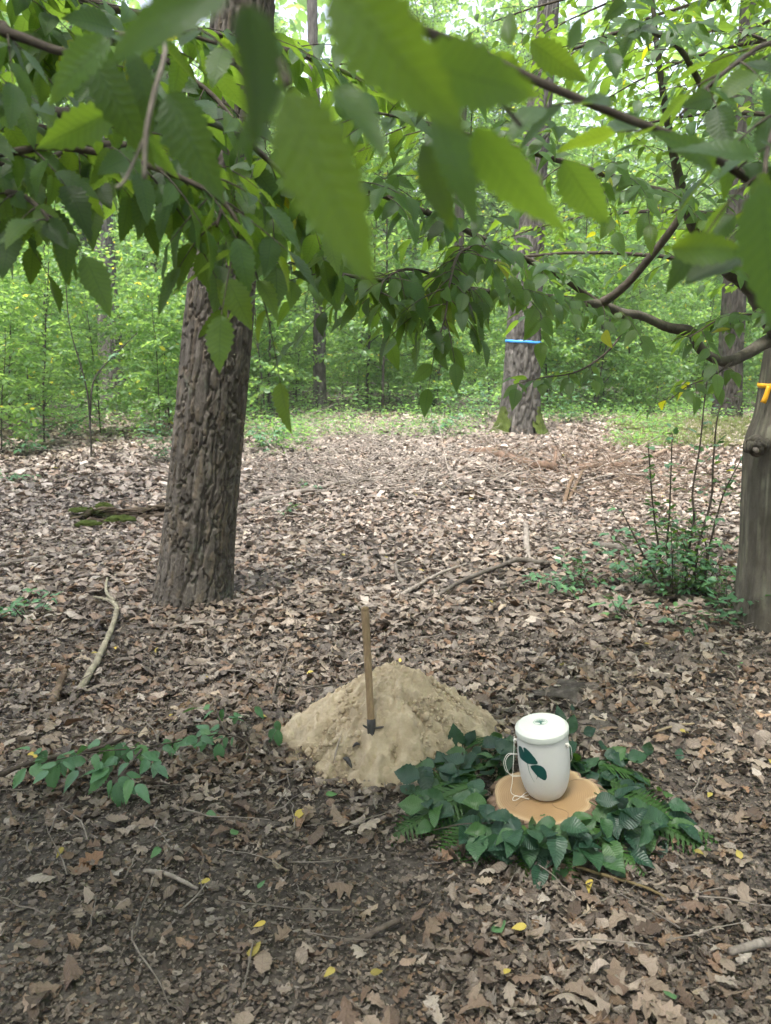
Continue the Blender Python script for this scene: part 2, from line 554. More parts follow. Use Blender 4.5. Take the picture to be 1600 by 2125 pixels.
M['dead'] = rough_mat('dead_wood', [(.3, (.12, .1, .085)), (.5, (.22, .19, .16)), (.75, (.36, .32, .28))], 18, .9, .6, .006, True, stretch=(1, 1, 1), dirt=(4, .62, (.09, .11, .06)))
M['moss'] = rough_mat('moss', [(.3, (.035, .055, .012)), (.6, (.09, .12, .025)), (.8, (.14, .17, .045))], 60, 1, 1, .02)
M['rotten'] = rough_mat('rotten_wood', [(.3, (.05, .035, .025)), (.5, (.13, .095, .065)), (.75, (.24, .19, .14))], 12, .95, .9, .02, True, stretch=(.35, 1, 1), dirt=(5, .55, (.06, .08, .02)))
M['sand'] = rough_mat('loam_sand', [(.25, (.36, .28, .185)), (.5, (.52, .42, .295)), (.75, (.64, .54, .40))], 13, .95, 1, .008, True, .1, 9, bscale=95)
M['clay_stone'] = rough_mat('clay_stone', [(.3, (.20, .14, .085)), (.7, (.34, .26, .17))], 25, .9, .6, .004)
M['ash_wood'] = rough_mat('ash_handle', [(.3, (.19, .125, .07)), (.6, (.30, .21, .12)), (.8, (.37, .27, .165))], 12, .6, .25, .002, stretch=(6, 6, .7), spec=.3)
M['iron'] = rough_mat('dark_iron', [(.3, (.018, .017, .016)), (.7, (.05, .045, .04))], 40, .55, .3, .001, spec=.5)
M['urn'] = plain('urn_shell', (.60, .59, .56), .5, .4, 0, .035, 220, .06)
M['lid'] = plain('urn_lid', (.58, .605, .55), .38, .5, 0, .015, 90, .02)
M['print'] = plain('green_print', (.006, .058, .052), .45, .4, 0, .1, 40, 0)
M['print_thin'] = plain('green_print_thin', (.02, .12, .095), .5, .3, 0, .1, 40, 0)
M['cord'] = plain('white_cord', (.72, .70, .64), .8, .2, 0, .08, 200, .2)
M['blue'] = plain('blue_tape', (.05, .30, .78), .35, .5, 0, .05, 20, 0)
M['orange'] = plain('yellow_tape', (.85, .42, .015), .35, .5, 0, .05, 20, 0)

def wood_face():
    m, n, out = nodes('sawn_wood')
    oc = objcoord(n)
    wv = n.nodes.new('ShaderNodeTexWave'); wv.wave_type = 'RINGS'; wv.rings_direction = 'Z'
    wv.inputs['Scale'].default_value = 42; wv.inputs['Distortion'].default_value = 4.0
    wv.inputs['Detail'].default_value = 3; wv.inputs['Detail Scale'].default_value = .9
    n.links.new(oc, wv.inputs['Vector'])
    c = ramp(n, wv.outputs['Fac'], [(0, (.25, .155, .072)), (.5, (.285, .18, .088)), (1, (.305, .197, .10))])
    c = mul(n, c, ramp(n, noise(n, 6, 5, .6, oc), [(.3, (.8, .77, .72)), (.7, (1.12, 1.1, 1.06))]))
    at = N(n, 'ShaderNodeAttribute'); at.attribute_name = 'tone'
    c = mul(n, c, at.outputs['Color'])
    pb = n.nodes.new('ShaderNodeBsdfPrincipled'); pb.inputs['Roughness'].default_value = .6
    n.links.new(c, pb.inputs['Base Color'])
    n.links.new(bump(n, noise(n, 120, 4, .6, oc), .15, .002), pb.inputs['Normal'])
    n.links.new(pb.outputs[0], out.inputs[0])
    return m
M['wood_face'] = wood_face()

# ------------------------------------------------------------------ ground
def axis_lines(lo, hi, fine_lo, fine_hi, step, grow):
    a = list(np.arange(fine_lo, fine_hi, step))
    s, x = step, fine_hi
    while x < hi:
        a.append(x); s *= grow; x += s
    a.append(hi)
    b, s, x = [], step, fine_lo - step
    while x > lo:
        b.append(x); s *= grow; x -= s
    b.append(lo)
    return np.array(sorted(b) + a)

def build_ground():
    xs = axis_lines(-400, 400, -2.0, 2.2, .036, 1.06)
    ys = axis_lines(-200, 600, 1.3, 5.5, .036, 1.05)
    X, Y = np.meshgrid(xs, ys)
    Z = g(X, Y)
    near = sstep(9, 5, Y) * sstep(-.5, 1, Y)
    Z = Z + near * (0.012 * fbm2(X * 6, Y * 6, 21, 4) + 0.006 * fbm2(X * 30, Y * 30, 25, 2)) - .006
    V = np.stack([X, Y, Z], -1).reshape(-1, 3)
    nx = len(xs)
    i = np.arange(len(ys) - 1)[:, None]; j = np.arange(nx - 1)[None]
    Q = np.stack([i * nx + j, i * nx + j + 1, (i + 1) * nx + j + 1, (i + 1) * nx + j], -1).reshape(-1, 4)
    o = obj('ground', mesh_np('ground', V, Q), M['soil'])
    tag(o, 'dark forest soil under the leaf litter', 'ground', kind='structure')
build_ground()

# ------------------------------------------------------------------ trunks
def trunk_mesh(name, path, nth, nz, style, seed, flare=None):
    """path rows: x y z r ; bark relief is modelled in the surface"""
    p = smooth_path(path, nz)
    c, r = p[:, :3], p[:, 3]
    X, Y, Tn = frames(c)
    th = np.arange(nth) * 2 * math.pi / nth
    TH, S = np.meshgrid(th, np.arange(nz))
    arc = np.concatenate([[0], np.cumsum(np.linalg.norm(np.diff(c, axis=0), axis=1))])
    S = arc[S]
    R = np.repeat(r[:, None], nth, 1)
    cx, cyy = np.cos(TH), np.sin(TH)
    rm = float(np.median(r))
    if flare:
        fl = np.exp(-S / flare[0])
        R = R * (1 + flare[1] * fl * (.75 + .5 * vn3(cx * 1.8, cyy * 1.8, S * .4, seed + 9)))
    tone = np.ones((nz, nth, 3))
    if style == 'pine':
        q1 = vn3(cx * rm * 22, cyy * rm * 22, S * 9, seed); q2 = vn3(cx * rm * 60 + 7, cyy * rm * 60, S * 30, seed + 1)
        wx = .28 * q1 + .12 * q2; wz = .5 * vn3(cx * rm * 14 + 9, cyy * rm * 14, S * 6, seed + 2) + .25 * q2
        k = rm / .05
        f1, f2, idv = worley3(cx * k + wx, cyy * k + wx * .8, S / .36 + wz, seed)
        e = f2 - f1
        f1b, f2b, idb = worley3(cx * k * 1.9 + wx * 1.6, cyy * k * 1.9 + wx, S / .085 + wz * 2.2, seed + 31)
        eb = f2b - f1b
        pl = sstep(.035, .14, e)
        d = .016 * pl + .005 * idv * pl + .003 * (idb * sstep(0, .05, eb)) * pl + .0012 * sstep(.0, .12, eb)
        d = d + .0022 * vn3(cx * rm * 150, cyy * rm * 150, S * 80, seed + 5) + .0015 * vn3(cx * rm * 330, cyy * rm * 330, S * 190, seed + 6)
        R = R + d - .018
        tone = tone * (.80 + .30 * idv + .18 * idb)[..., None]
        red = np.where(idb > .8, 1.0, 0.0) * pl
        tone[..., 0] *= 1 + .09 * red; tone[..., 1] *= 1 + .02 * red; tone[..., 2] *= 1 - .08 * red
    elif style == 'oak':
        k = rm / .045
        wx = .6 * vn3(cx * 5, cyy * 5, S * 2.2, seed) + .3 * vn3(cx * 14, cyy * 14, S * 7, seed + 4)
        f1, f2, idv = worley3(cx * k + wx, cyy * k + wx, S / .38 + wx, seed)
        R = R + .034 * sstep(0, .3, f2 - f1) - .02
        tone = tone * (.75 + .5 * idv)[..., None]
    elif style == 'horn':
        R = R * (1 + .10 * vn3(cx * 1.7, cyy * 1.7, S * .9, seed) + .035 * vn3(cx * 5, cyy * 5, S * 1.2, seed + 1) + .012 * vn3(cx * 14, cyy * 14, S * 5, seed + 2))
        tone = tone * (1 + .3 * vn3(cx * 6, cyy * 6, S * 1.6, seed + 3) + .3 * vn3(cx * 17, cyy * 17, S * 3.5, seed + 7))[..., None]
        lich = sstep(.25, .55, vn3(cx * 9, cyy * 9, S * 7, seed + 8))
        tone = tone * (1 + lich[..., None] * np.array([.5, .6, .5]))
    V = c[:, None, :] + R[..., None] * (cx[..., None] * X[:, None, :] + cyy[..., None] * Y[:, None, :])
    i = np.arange(nz - 1)[:, None]; j = np.arange(nth)[None]
    Q = np.stack([i * nth + j, i * nth + (j + 1) % nth, (i + 1) * nth + (j + 1) % nth, (i + 1) * nth + j], -1).reshape(-1, 4)
    return V.reshape(-1, 3), Q, tone.reshape(-1, 3), p

def trunk_obj(name, path, nth, nz, style, seed, mat, parent, flare=None):
    V, Q, tone, p = trunk_mesh(name, path, nth, nz, style, seed, flare)
    o = obj(name, mesh_np(name, V - np.array(parent.location), Q, None, None, tone), mat, parent)
    return o, p

# ------------------------------------------------------------------ generic leafy tree (own axes, base at origin)
def gen_tree(seed, height, r0, base, nb, blen, leaf, step, lean=.12, up=.55, droop=.35, twig_n=5, tmpl=LOW, tip_thin=.35, tones=((.8, .85, .8), (1.25, 1.15, 1.0)), stem_k=6):
    r = np.random.default_rng(seed)
    n = 14
    t = np.linspace(0, 1, n)
    ang = r.uniform(0, 6.28)
    wob = np.cumsum(r.normal(0, .018 * height / 3, (n, 2)), 0) * t[:, None]
    ax = np.stack([math.cos(ang) * lean * height * t ** 1.3 + wob[:, 0], math.sin(ang) * lean * height * t ** 1.3 + wob[:, 1], height * t], -1)
    trunk, twigs, leaves = Geo(), Geo(), Geo()
    ax2 = ax.copy(); ax2[0, 2] = -.25
    tube(trunk, ax2, r0 * (1 - .82 * t) * (1 + .35 * np.exp(-t * 25)), stem_k)
    pos, dirs, nrm, sz = [], [], [], []
    for b in range(nb):
        q = base + (1 - base) * ((b + r.uniform(0, 1)) / nb) ** .9
        q = min(q, .985)
        p0 = np.array([np.interp(q, t, ax[:, i]) for i in range(3)])
        az = b * 2.4 + r.uniform(-.5, .5)
        L = blen * (1 - .55 * max(0, (q - base) / (1 - base)) ** 1.5) * r.uniform(.65, 1.15)
        e0 = up * r.uniform(.3, 1.9) + .5 * max(0, q - .8)
        s = np.linspace(0, 1, 7)
        hd = np.array([math.cos(az), math.sin(az), 0]); sd_ = np.array([-math.sin(az), math.cos(az), 0])
        bend = r.normal(0, .12)
        pts = p0 + np.outer(s * L, hd) + np.outer(bend * L * s ** 2, sd_) + np.outer(L * (e0 * s - droop * s ** 2 * r.uniform(.7, 1.3)), [0, 0, 1])
        rb = max(r0 * .42 * (1 - .6 * q), .003)
        tube(twigs, pts, rb * (1 - .8 * s), 4, cap=False)
        segs = [(pts, .18)]
        for k in range(twig_n):
            u = .2 + .75 * (k + r.uniform(0, .8)) / twig_n
            q0 = np.array([np.interp(u, s, pts[:, i]) for i in range(3)])
            sgn = 1 if k % 2 else -1
            a2 = az + sgn * r.uniform(.55, 1.0)
            l2 = L * .5 * (1 - .55 * u) * r.uniform(.7, 1.2)
            d2 = np.array([math.cos(a2), math.sin(a2), 0])
            s2 = np.linspace(0, 1, 4)
            pp = q0 + np.outer(s2 * l2, d2) + np.outer(l2 * (r.normal(.15, .35) * s2 - .3 * s2 ** 2 * r.uniform(.2, 1.3)), [0, 0, 1])
            tube(twigs, pp, rb * .4 * (1 - .7 * s2), 3, cap=False)
            segs.append((pp, .0))
        for pp, st in segs:
            l = np.linalg.norm(pp[-1] - pp[0])
            m = max(2, int(l * (1 - st) / step))
            ss = st + (1 - st) * (np.arange(m) + r.uniform(0, 1, m) * .6) / m
            ps = np.stack([np.interp(ss, np.linspace(0, 1, len(pp)), pp[:, i]) for i in range(3)], -1)
            dv = pp[-1] - pp[0]; dv = dv / (np.linalg.norm(dv) + 1e-9)
            side = np.cross(dv, [0, 0, 1]); side /= np.linalg.norm(side) + 1e-9
            sg = np.where(np.arange(m) % 2 == 0, 1, -1)[:, None]
            dd = dv * .55 + sg * side * .85 + np.array([0, 0, -1]) * r.uniform(-.3, .8, (m, 1)) + r.normal(0, .3, (m, 3))
            nn = np.array([0, 0, 1.0]) + r.normal(0, .7, (m, 3))
            pos.append(ps); dirs.append(dd); nrm.append(nn); sz.append(leaf * r.uniform(.6, 1.2, m))
    pos, dirs, nrm, sz = map(np.concatenate, (pos, dirs, nrm, sz))
    cc = np.array(tones[0]) + (np.array(tones[1]) - np.array(tones[0])) * r.uniform(0, 1, (len(pos), 1))
    yel = r.uniform(0, 1, len(pos)) < .012
    cc[yel] = (3.2, 1.7, .7)
    batch(leaves, tmpl, pos, rotmats(dirs, nrm), sz, cc)
    return trunk, twigs, leaves

def tree_proto(nm, *a, **k):
    tr, tw, lv = gen_tree(*a, **k)
    return tr.mesh(nm + '_trunk'), tw.mesh(nm + '_branches'), lv.mesh(nm + '_crown', smooth=False)

SAP = [tree_proto('sapling%d' % i, 100 + i, *a, twig_n=8) for i, a in enumerate([
    # height r0 base nb blen leaf step
    (2.6, .014, .08, 40, .85, .105, .05),
    (3.6, .018, .08, 48, 1.05, .105, .05),
    (4.8, .022, .10, 54, 1.25, .11, .052),
    (1.5, .010, .06, 30, .65, .10, .045),
    (6.2, .030, .12, 60, 1.5, .118, .058)])]
TALL = [tree_proto('tall%d' % i, 200 + i, *a, twig_n=9) for i, a in enumerate([
    (9.5, .05, .10, 90, 2.1, .13, .065),
    (12.5, .075, .12, 100, 2.6, .14, .07),
    (11, .06, .16, 94, 2.4, .135, .07)])]
OVER = [tree_proto('over%d' % i, 260 + i, *a, twig_n=9) for i, a in enumerate([
    (14, .16, .42, 60, 4.2, .15, .085), (12, .14, .38, 56, 3.8, .14, .085)])]

def place_tree(name, proto, x, y, rz, sc, label, cat, group, nm=('trunk', 'branches', 'crown')):
    e = empty(name, (x, y, float(g(x, y))), label, cat, group, (0, 0, rz))
    e.scale = (sc,) * 3
    for n_, me, mt in zip(nm, proto, ('stem', 'stem', 'far_leaf')):
        obj(n_, me, M[mt], e)
    return e

KEEP = []      # (x, y, r) spots that stay free of random trees
def free(x, y, r=.6):
    return all((x - a) ** 2 + (y - b) ** 2 > (c + r) ** 2 for a, b, c in KEEP)

# --- the trunks that stand out
def stand(px, py):
    p = P(px, py)
    return p

# near pine
pb_ = P(402, 1243)
pine = empty('pine_tree', pb_, 'thick leaning pine trunk with plated grey-brown bark on the near left', 'tree')
Yp = pb_.y
def pp(px, py, Y, hw):
    a = ATY(px, py, Y)
    d = math.hypot(a.y * CP - (a.z - CAM_H) * SP, 0)
    return (a.x, a.y, a.z, hw * d / FPX)
pth = [pp(398, 1300, Yp, 76), pp(403, 1240, Yp, 75), pp(416, 1080, Yp, 72), pp(433, 900, Yp, 71), pp(451, 700, Yp, 70), pp(468, 500, Yp, 68), pp(487, 250, Yp, 66), pp(505, 0, Yp, 64)]
last = pth[-1]
pth += [(last[0] + .25, Yp + .1, last[2] + 3, .17), (last[0] + .3, Yp + .1, last[2] + 8, .13), (last[0] + .2, Yp + .1, last[2] + 12, .05)]
trunk_obj('trunk', pth, 200, 680, 'pine', 3, M['pine_bark'], pine, (.2, .34))
KEEP.append((pb_.x, pb_.y, 1.2))

def far_trunk(name, label, path, style, mat, seed, top, flare=(.3, .4), nth=130, nz=300, cat='tree'):
    b = path[1]
    e = empty(name, b[:3], label, cat)
    l = path[-1]
    path = path + [(l[0] * 1.01, l[1], l[2] + top * .6, l[3] * .8), (l[0] * 1.01 + .2, l[1], l[2] + top, l[3] * .3)]
    o, p = trunk_obj('trunk', path, nth, nz, style, seed, M[mat], e, flare)
    KEEP.append((b[0], b[1], .9))
    return e, p

ob = P(1076, 903)
oak, oak_p = far_trunk('oak_tree', 'stout oak with a blue band round its trunk and mossy foot', [pp(1074, 960, ob.y, 44), pp(1076, 900, ob.y, 43), pp(1082, 800, ob.y, 38), pp(1086, 710, ob.y, 35), pp(1094, 560, ob.y, 32), pp(1108, 350, ob.y, 27), pp(1130, 100, ob.y, 22), pp(1142, -60, ob.y, 20)], 'oak', 'oak_bark', 21, 7)
lb = P(237, 832)
far_trunk('oak_tree', 'grey trunk standing deep in the saplings behind the pine', [pp(240, 870, lb.y, 27), pp(238, 828, lb.y, 27), pp(228, 700, lb.y, 23), pp(219, 560, lb.y, 20), pp(212, 420, lb.y, 19), pp(205, 250, lb.y, 17), pp(200, 50, lb.y, 15)], 'oak', 'oak_bark', 22, 7, nz=180)
sb = P(663, 852)
far_trunk('slim_tree', 'slim straight grey trunk in the gap beyond the clearing', [pp(664, 890, sb.y, 15), pp(663, 850, sb.y, 14.5), pp(663, 740, sb.y, 12.5), pp(662, 600, sb.y, 12), pp(657, 350, sb.y, 11), pp(650, 100, sb.y, 10)], 'oak', 'oak_bark', 23, 7, (.25, .25), 48, 160)
db = P(1508, 868)
far_trunk('oak_tree', 'dark shaded trunk behind the grass patch near the hornbeam', [pp(1506, 910, db.y, 30), pp(1508, 865, db.y, 29), pp(1514, 760, db.y, 25), pp(1522, 640, db.y, 23), pp(1530, 450, db.y, 21), pp(1540, 200, db.y, 18)], 'oak', 'dark_bark', 24, 7, nz=200)
nb_ = P(892, 842)
far_trunk('leaning_tree', 'thin dark leaning trunk half hidden by saplings beside the oak', [pp(884, 880, nb_.y, 15), pp(888, 840, nb_.y, 14), pp(905, 770, nb_.y, 12), pp(922, 690, nb_.y, 11), pp(950, 560, nb_.y, 10)], 'oak', 'dark_bark', 25, 5, (.2, .3), 60, 120)

# broken stump beside the left trunk
def stump(px, py, hw, h):
    p = P(px, py)
    e = empty('broken_stump', p, 'rotten broken stump leaning on the grey trunk behind the pine', 'stump')
    d = p.y
    r = hw * d / FPX
    V, Q, tone, _ = trunk_mesh('s', [(p.x, p.y, p.z - .2, r * 1.2), (p.x, p.y, p.z, r * 1.15), (p.x + .02, p.y, p.z + h * .6, r), (p.x + .05, p.y, p.z + h, r * .9)], 40, 40, 'oak', 9)
    top = V[:, 2] > p.z + h * .75
    a = np.arctan2(V[:, 1] - p.y, V[:, 0] - p.x)
    V[top, 2] += .12 * np.sin(a[top] * 3 + 1) + .08 * np.sin(a[top] * 7)
    obj('wood', mesh_np('stump', V - np.array(p), Q, None, None, tone), M['rotten'], e)
stump(272, 826, 11, .55)

# moss on the oak's foot
def moss_foot(parent, base, ang0, ang1, h, r0, seed):
    r = np.random.default_rng(seed)
    na, nz = 26, 16
    V = []
    for i in range(nz):
        z = h * i / (nz - 1)
        for j in range(na):
            a = ang0 + (ang1 - ang0) * j / (na - 1)
            ed = min(j, na - 1 - j) / (na / 2)
            lim = h * (.35 + .65 * math.sin(math.pi * j / (na - 1))) * (1 + .25 * math.sin(a * 9))
            rr = np.interp(z, [0, .15, .4, .8], [r0 * 1.45, r0 * 1.24, r0 * 1.05, r0 * .97])
            th = .035 * max(0, 1 - z / lim) if z < lim else -.06
            V.append((rr * math.cos(a) + (th + .012 * r.normal()) * math.cos(a), (rr + th + .012 * r.normal()) * math.sin(a), z - .05))
    Q = [(i * na + j, i * na + j + 1, (i + 1) * na + j + 1, (i + 1) * na + j) for i in range(nz - 1) for j in range(na - 1)]
    obj('moss', mesh_np('moss', np.array(V), Q), M['moss'], parent)
orad = pp(1076, 900, ob.y, 43)[3]
moss_foot(oak, ob, rad(-60), rad(5), .55, orad, 1)
moss_foot(oak, ob, rad(178), rad(240), .55, orad, 2)

# bands tied round trunks
def band(name, label, trunk, z, w, mat, tilt=0.0, k=72):
    V = np.empty(len(trunk.data.vertices) * 3); trunk.data.vertices.foreach_get('co', V)
    V = V.reshape(-1, 3) + np.array(trunk.parent.location)
    V = V[abs(V[:, 2] - z) < .06]
    c = (V.max(0) + V.min(0)) / 2
    an = np.arctan2(V[:, 1] - c[1], V[:, 0] - c[0]); rr = np.hypot(V[:, 0] - c[0], V[:, 1] - c[1])
    A_ = np.arange(k) * 2 * math.pi / k
    R = np.array([rr[np.abs((an - a + math.pi) % (2 * math.pi) - math.pi) < .13].max() for a in A_])
    e = empty(name, (c[0], c[1], z), label, 'ribbon')
    P_, Q = [], []
    for j in range(k):
        for s_ in (-.5, .5):
            for q in (0, .0015):
                r_ = R[j] + .001 + q
                P_.append((r_ * math.cos(A_[j]), r_ * math.sin(A_[j]), s_ * w * (1 + .12 * math.sin(j * .9)) + tilt * r_ * math.cos(A_[j]) + .05 * w * math.sin(j * .5)))
    for j in range(k):
        b, d = j * 4, ((j + 1) % k) * 4
        Q += [(b + 1, d + 1, d + 3, b + 3), (b, b + 2, d + 2, d), (b, d, d + 1, b + 1), (b + 2, b + 3, d + 3, d + 2)]
    obj('loop', mesh_np('loop', np.array(P_), Q, smooth=False), M[mat], e)
    return e, c, R, A_
zb = ATY(1085, 710, ob.y).z
band('blue_ribbon', 'bright blue tape tied round the oak trunk at chest height', [c_ for c_ in oak.children if c_.name.startswith('trunk')][0], zb, .045, 'blue', tilt=-.06)

# ------------------------------------------------------------------ hornbeam at the right edge
def horn_leaf_meshes(prefix, mat):
    out = []
    for i, (V, Q, U) in enumerate(HORN):
        me = mesh_np('%s_leaf%d' % (prefix, i), V, Q, None, U)
        me.materials.append(mat)
        out.append(me)
    return out
NEAR_ME = horn_leaf_meshes('hornbeam', M['near_leaf'])
WREATH_ME = []
for i, (w_, d_, f_, tw, wv) in enumerate([(.62, .12, .2, 0, .03), (.66, .25, .3, .3, .04), (.58, .35, .25, -.3, .03), (.64, .0, .35, .35, .04), (.7, .16, .12, -.15, .05), (.6, .45, .4, 0, .03)]):
    V_, Q_, U_ = leaf_tmpl(16, w_, .06, d_, f_, tw, .9, 2, wv, i)
    WREATH_ME.append(mesh_np('wreath_leaf%d' % i, V_, Q_, None, U_)); WREATH_ME[-1].materials.append(M['wreath_leaf'])
SEED_ME = horn_leaf_meshes('seedling', M['seed_leaf'])
YEL_ME = horn_leaf_meshes('yellow', M['yellow'])
FGREEN_ME = horn_leaf_meshes('fallen_green', M['fallen_green'])

def leaf_matrix(base, d, nrm, L):
    R = rotmats(np.array([d], float), np.array([nrm], float))[0]
    m = Matrix([[R[0][0] * L, R[0][1] * L, R[0][2] * L, base[0]], [R[1][0] * L, R[1][1] * L, R[1][2] * L, base[1]], [R[2][0] * L, R[2][1] * L, R[2][2] * L, base[2]], [0, 0, 0, 1]])
    return m

class Foliage:
    """collects leaf placements of one tree, hands the largest seen out as parts, the rest as one mass"""
    def __init__(s): s.items = []
    def add(s, base, d, nrm, L, wf=1.0): s.items.append((np.array(base, float), np.array(d, float), np.array(nrm, float), float(L), wf))
    def build(s, parent, meshes, limit=290, massmat='mid_leaf', name='leaf'):
        off = np.array(parent.location)
        camp = np.array([0, 0, CAM_H])
        def seen(it):
            c = it[0] + .5 * it[3] * it[1] / (np.linalg.norm(it[1]) + 1e-9) - camp
            z = c[1] * CP - c[2] * SP; y = c[1] * SP + c[2] * CP
            if z < .1: return 0
            u, v = c[0] / z * FPX, y / z * FPX
            return it[3] / z if abs(u) < 860 and abs(v) < 1120 else 0
        it = sorted(s.items, key=seen, reverse=True)
        for k, (b, d, n_, L, wf) in enumerate(it[:limit]):
            o = bpy.data.objects.new(name, meshes[k % len(meshes)])
            col.objects.link(o); o.parent = parent
            o.matrix_local = leaf_matrix(b - off, d, n_, L) @ Matrix.Diagonal((wf, 1, 1, 1))
        rest = it[limit:]
        if rest:
            gg = Geo()
            for q in range(3):
                rr = rest[q::3]
                if not rr: continue
                b = np.array([x[0] for x in rr]) - off; d = np.array([x[1] for x in rr]); n_ = np.array([x[2] for x in rr]); L = np.array([x[3] for x in rr])
                far = np.array([np.linalg.norm(x[0] - camp) for x in rr]) > 2.1
                c = np.array((.8, .82, .85)) + np.array((.5, .4, .2)) * RNG.uniform(0, 1, (len(rr), 1))
                y = RNG.uniform(0, 1, len(rr)) < .01; c[y] = (3.5, 2.0, .6)
                out = np.array([seen(x) == 0 for x in rr])
                for tm_, mk in ((HORN[q], ~far & ~out), (HORN_MID[q], far & ~out), (LOW, out)):
                    batch(gg, tm_, b[mk], rotmats(d, n_)[mk], L[mk], c[mk])
            o = obj('foliage', gg.mesh('foliage'), M[massmat], parent)
            o['kind'] = 'stuff'

def dress(fol, tw, pts, r, every=.10, tl=(.16, .32), leaf=(.065, .10), step=.035, hang=.5, start=.12, rr=.0022, end_leaves=True, planar=.25, up=0.0):
    """side twigs with alternate leaves along a branch path"""
    pts = np.asarray(pts)[:, :3]
    seg = np.linalg.norm(np.diff(pts, axis=0), axis=1); arc = np.concatenate([[0], np.cumsum(seg)]); Lt = arc[-1]
    def on(s): return np.array([np.interp(s, arc, pts[:, i]) for i in range(3)])
    s, k = start * Lt, 0
    while s < Lt:
        p0 = on(s); t = on(min(s + .02, Lt)) - on(max(s - .02, 0)); t /= np.linalg.norm(t) + 1e-9
        side = np.cross(t, [0, 0, 1]); side /= np.linalg.norm(side) + 1e-9
        sg = 1 if k % 2 else -1
        l = r.uniform(*tl)
        d = t * r.uniform(.4, .9) + side * sg * r.uniform(.5, 1) + np.array([0, 0, 1]) * r.normal(up, planar)
        d /= np.linalg.norm(d)
        q = np.linspace(0, 1, 6)[:, None]
        pp_ = p0 + d * l * q + np.array([0, 0, -1]) * l * hang * q ** 2 * r.uniform(.1, .8) + side * r.normal(0, .06) * l * q ** 2
        tube(tw, pp_, rr * (1 - .65 * q[:, 0]), 4, cap=False)
        m = max(2, int(l / step))
        for j in range(m + 1):
            u = (j + .4) / (m + .4)
            b = np.array([np.interp(u, q[:, 0], pp_[:, i]) for i in range(3)])
            tt = pp_[-1] - pp_[0]; tt /= np.linalg.norm(tt)
            s2 = np.cross(tt, [0, 0, 1]); s2 /= np.linalg.norm(s2) + 1e-9
            dd = tt * .6 + s2 * (1 if j % 2 else -1) * .8 + np.array([0, 0, -1]) * r.uniform(0, 1.0) * hang * 1.6 + r.normal(0, .15, 3)
            if j == m: dd = tt + np.array([0, 0, -1]) * hang * r.uniform(0, 1.2)
            nn = np.array([0, 0, 1.0]) + r.normal(0, .3, 3) + .5 * tt
            fol.add(b, dd, nn, r.uniform(*leaf) * (.75 + .25 * u))
        s += every * r.uniform(.6, 1.4); k += 1

r1 = np.random.default_rng(31)
hb = P(1602, 1292)
horn = empty('hornbeam_tree', hb, 'smooth grey hornbeam trunk cut by the right edge with long low branches', 'tree')
Yh = hb.y
hp = [pp(1606, 1370, Yh, 78), pp(1604, 1290, Yh, 74), pp(1606, 1150, Yh, 66), pp(1612, 1000, Yh, 67), pp(1622, 925, Yh, 72), pp(1632, 860, Yh, 62), pp(1645, 760, Yh, 60), pp(1660, 650, Yh, 58), pp(1690, 500, Yh, 50)]
l_ = hp[-1]
hp += [(l_[0] + .2, Yh + .1, l_[2] + 1.2, .11), (l_[0] + .35, Yh + .2, l_[2] + 3.0, .08), (l_[0] + .3, Yh + .3, l_[2] + 5, .03)]
htr, hpath = trunk_obj('trunk', hp, 110, 420, 'horn', 41, M['horn_bark'], horn, (.18, .25))
KEEP.append((hb.x, hb.y, 1.5))

# collar of an old branch scar
def scar(parent, centre, r, seed):
    rr = np.random.default_rng(seed)
    off = np.array(parent.location)
    gg = Geo()
    for k in range(5):
        a = np.linspace(0, 2 * math.pi, 26)
        R = r * (1 - .17 * k)
        pts = np.stack([centre.x + (R * 1.1) * np.cos(a), np.full_like(a, centre.y) - .018 * k + .01 * np.sin(a * 3 + k), centre.z + R * .8 * np.sin(a) + .008 * np.sin(a * 5)], -1)
        tube(gg, pts - off, .013 + .005 * np.sin(a * 4 + k), 7, c=.95 - .08 * k, cap=False)
    obj('branch_scar', gg.mesh('scar'), M['horn_bark'], parent)
    g2 = Geo()
    c = np.array(centre) - off
    tube(g2, [c + (0, .03, 0), c + (-.03, -.05, -.01), c + (-.04, -.10, -.02)], [.02, .017, .012], 9)
    tube(g2, [c + (.10, 0, 0), c + (.12, -.06, -.005), c + (.16, -.12, -.03)], [.02, .016, .012], 9)
    obj('dead_stub', g2.mesh('stub'), M['dead'], parent)
sc_c = ATY(1570, 925, Yh - .14)
scar(horn, sc_c, .062, 3)

def path_px(rows, n=40):
    """rows: px, py, depth, radius"""
    return smooth_path([(*AT(a, b, d), r_) for a, b, d, r_ in rows], n)

fol_r = Foliage()
twg_r = Geo()
def limb(parent, rows, mat='horn_bark', k=10, n=50, name='branch', fol=None, tw=None, rg=r1, jit=.03, **kw):
    p = path_px(rows, n)
    gg = Geo()
    tube(gg, p[:, :3] - np.array(parent.location), p[:, 3], k, jitter=jit)
    obj(name, gg.mesh(name), M[mat], parent)
    if fol is not None:
        dress(fol, tw, p, rg, **kw)
    return p

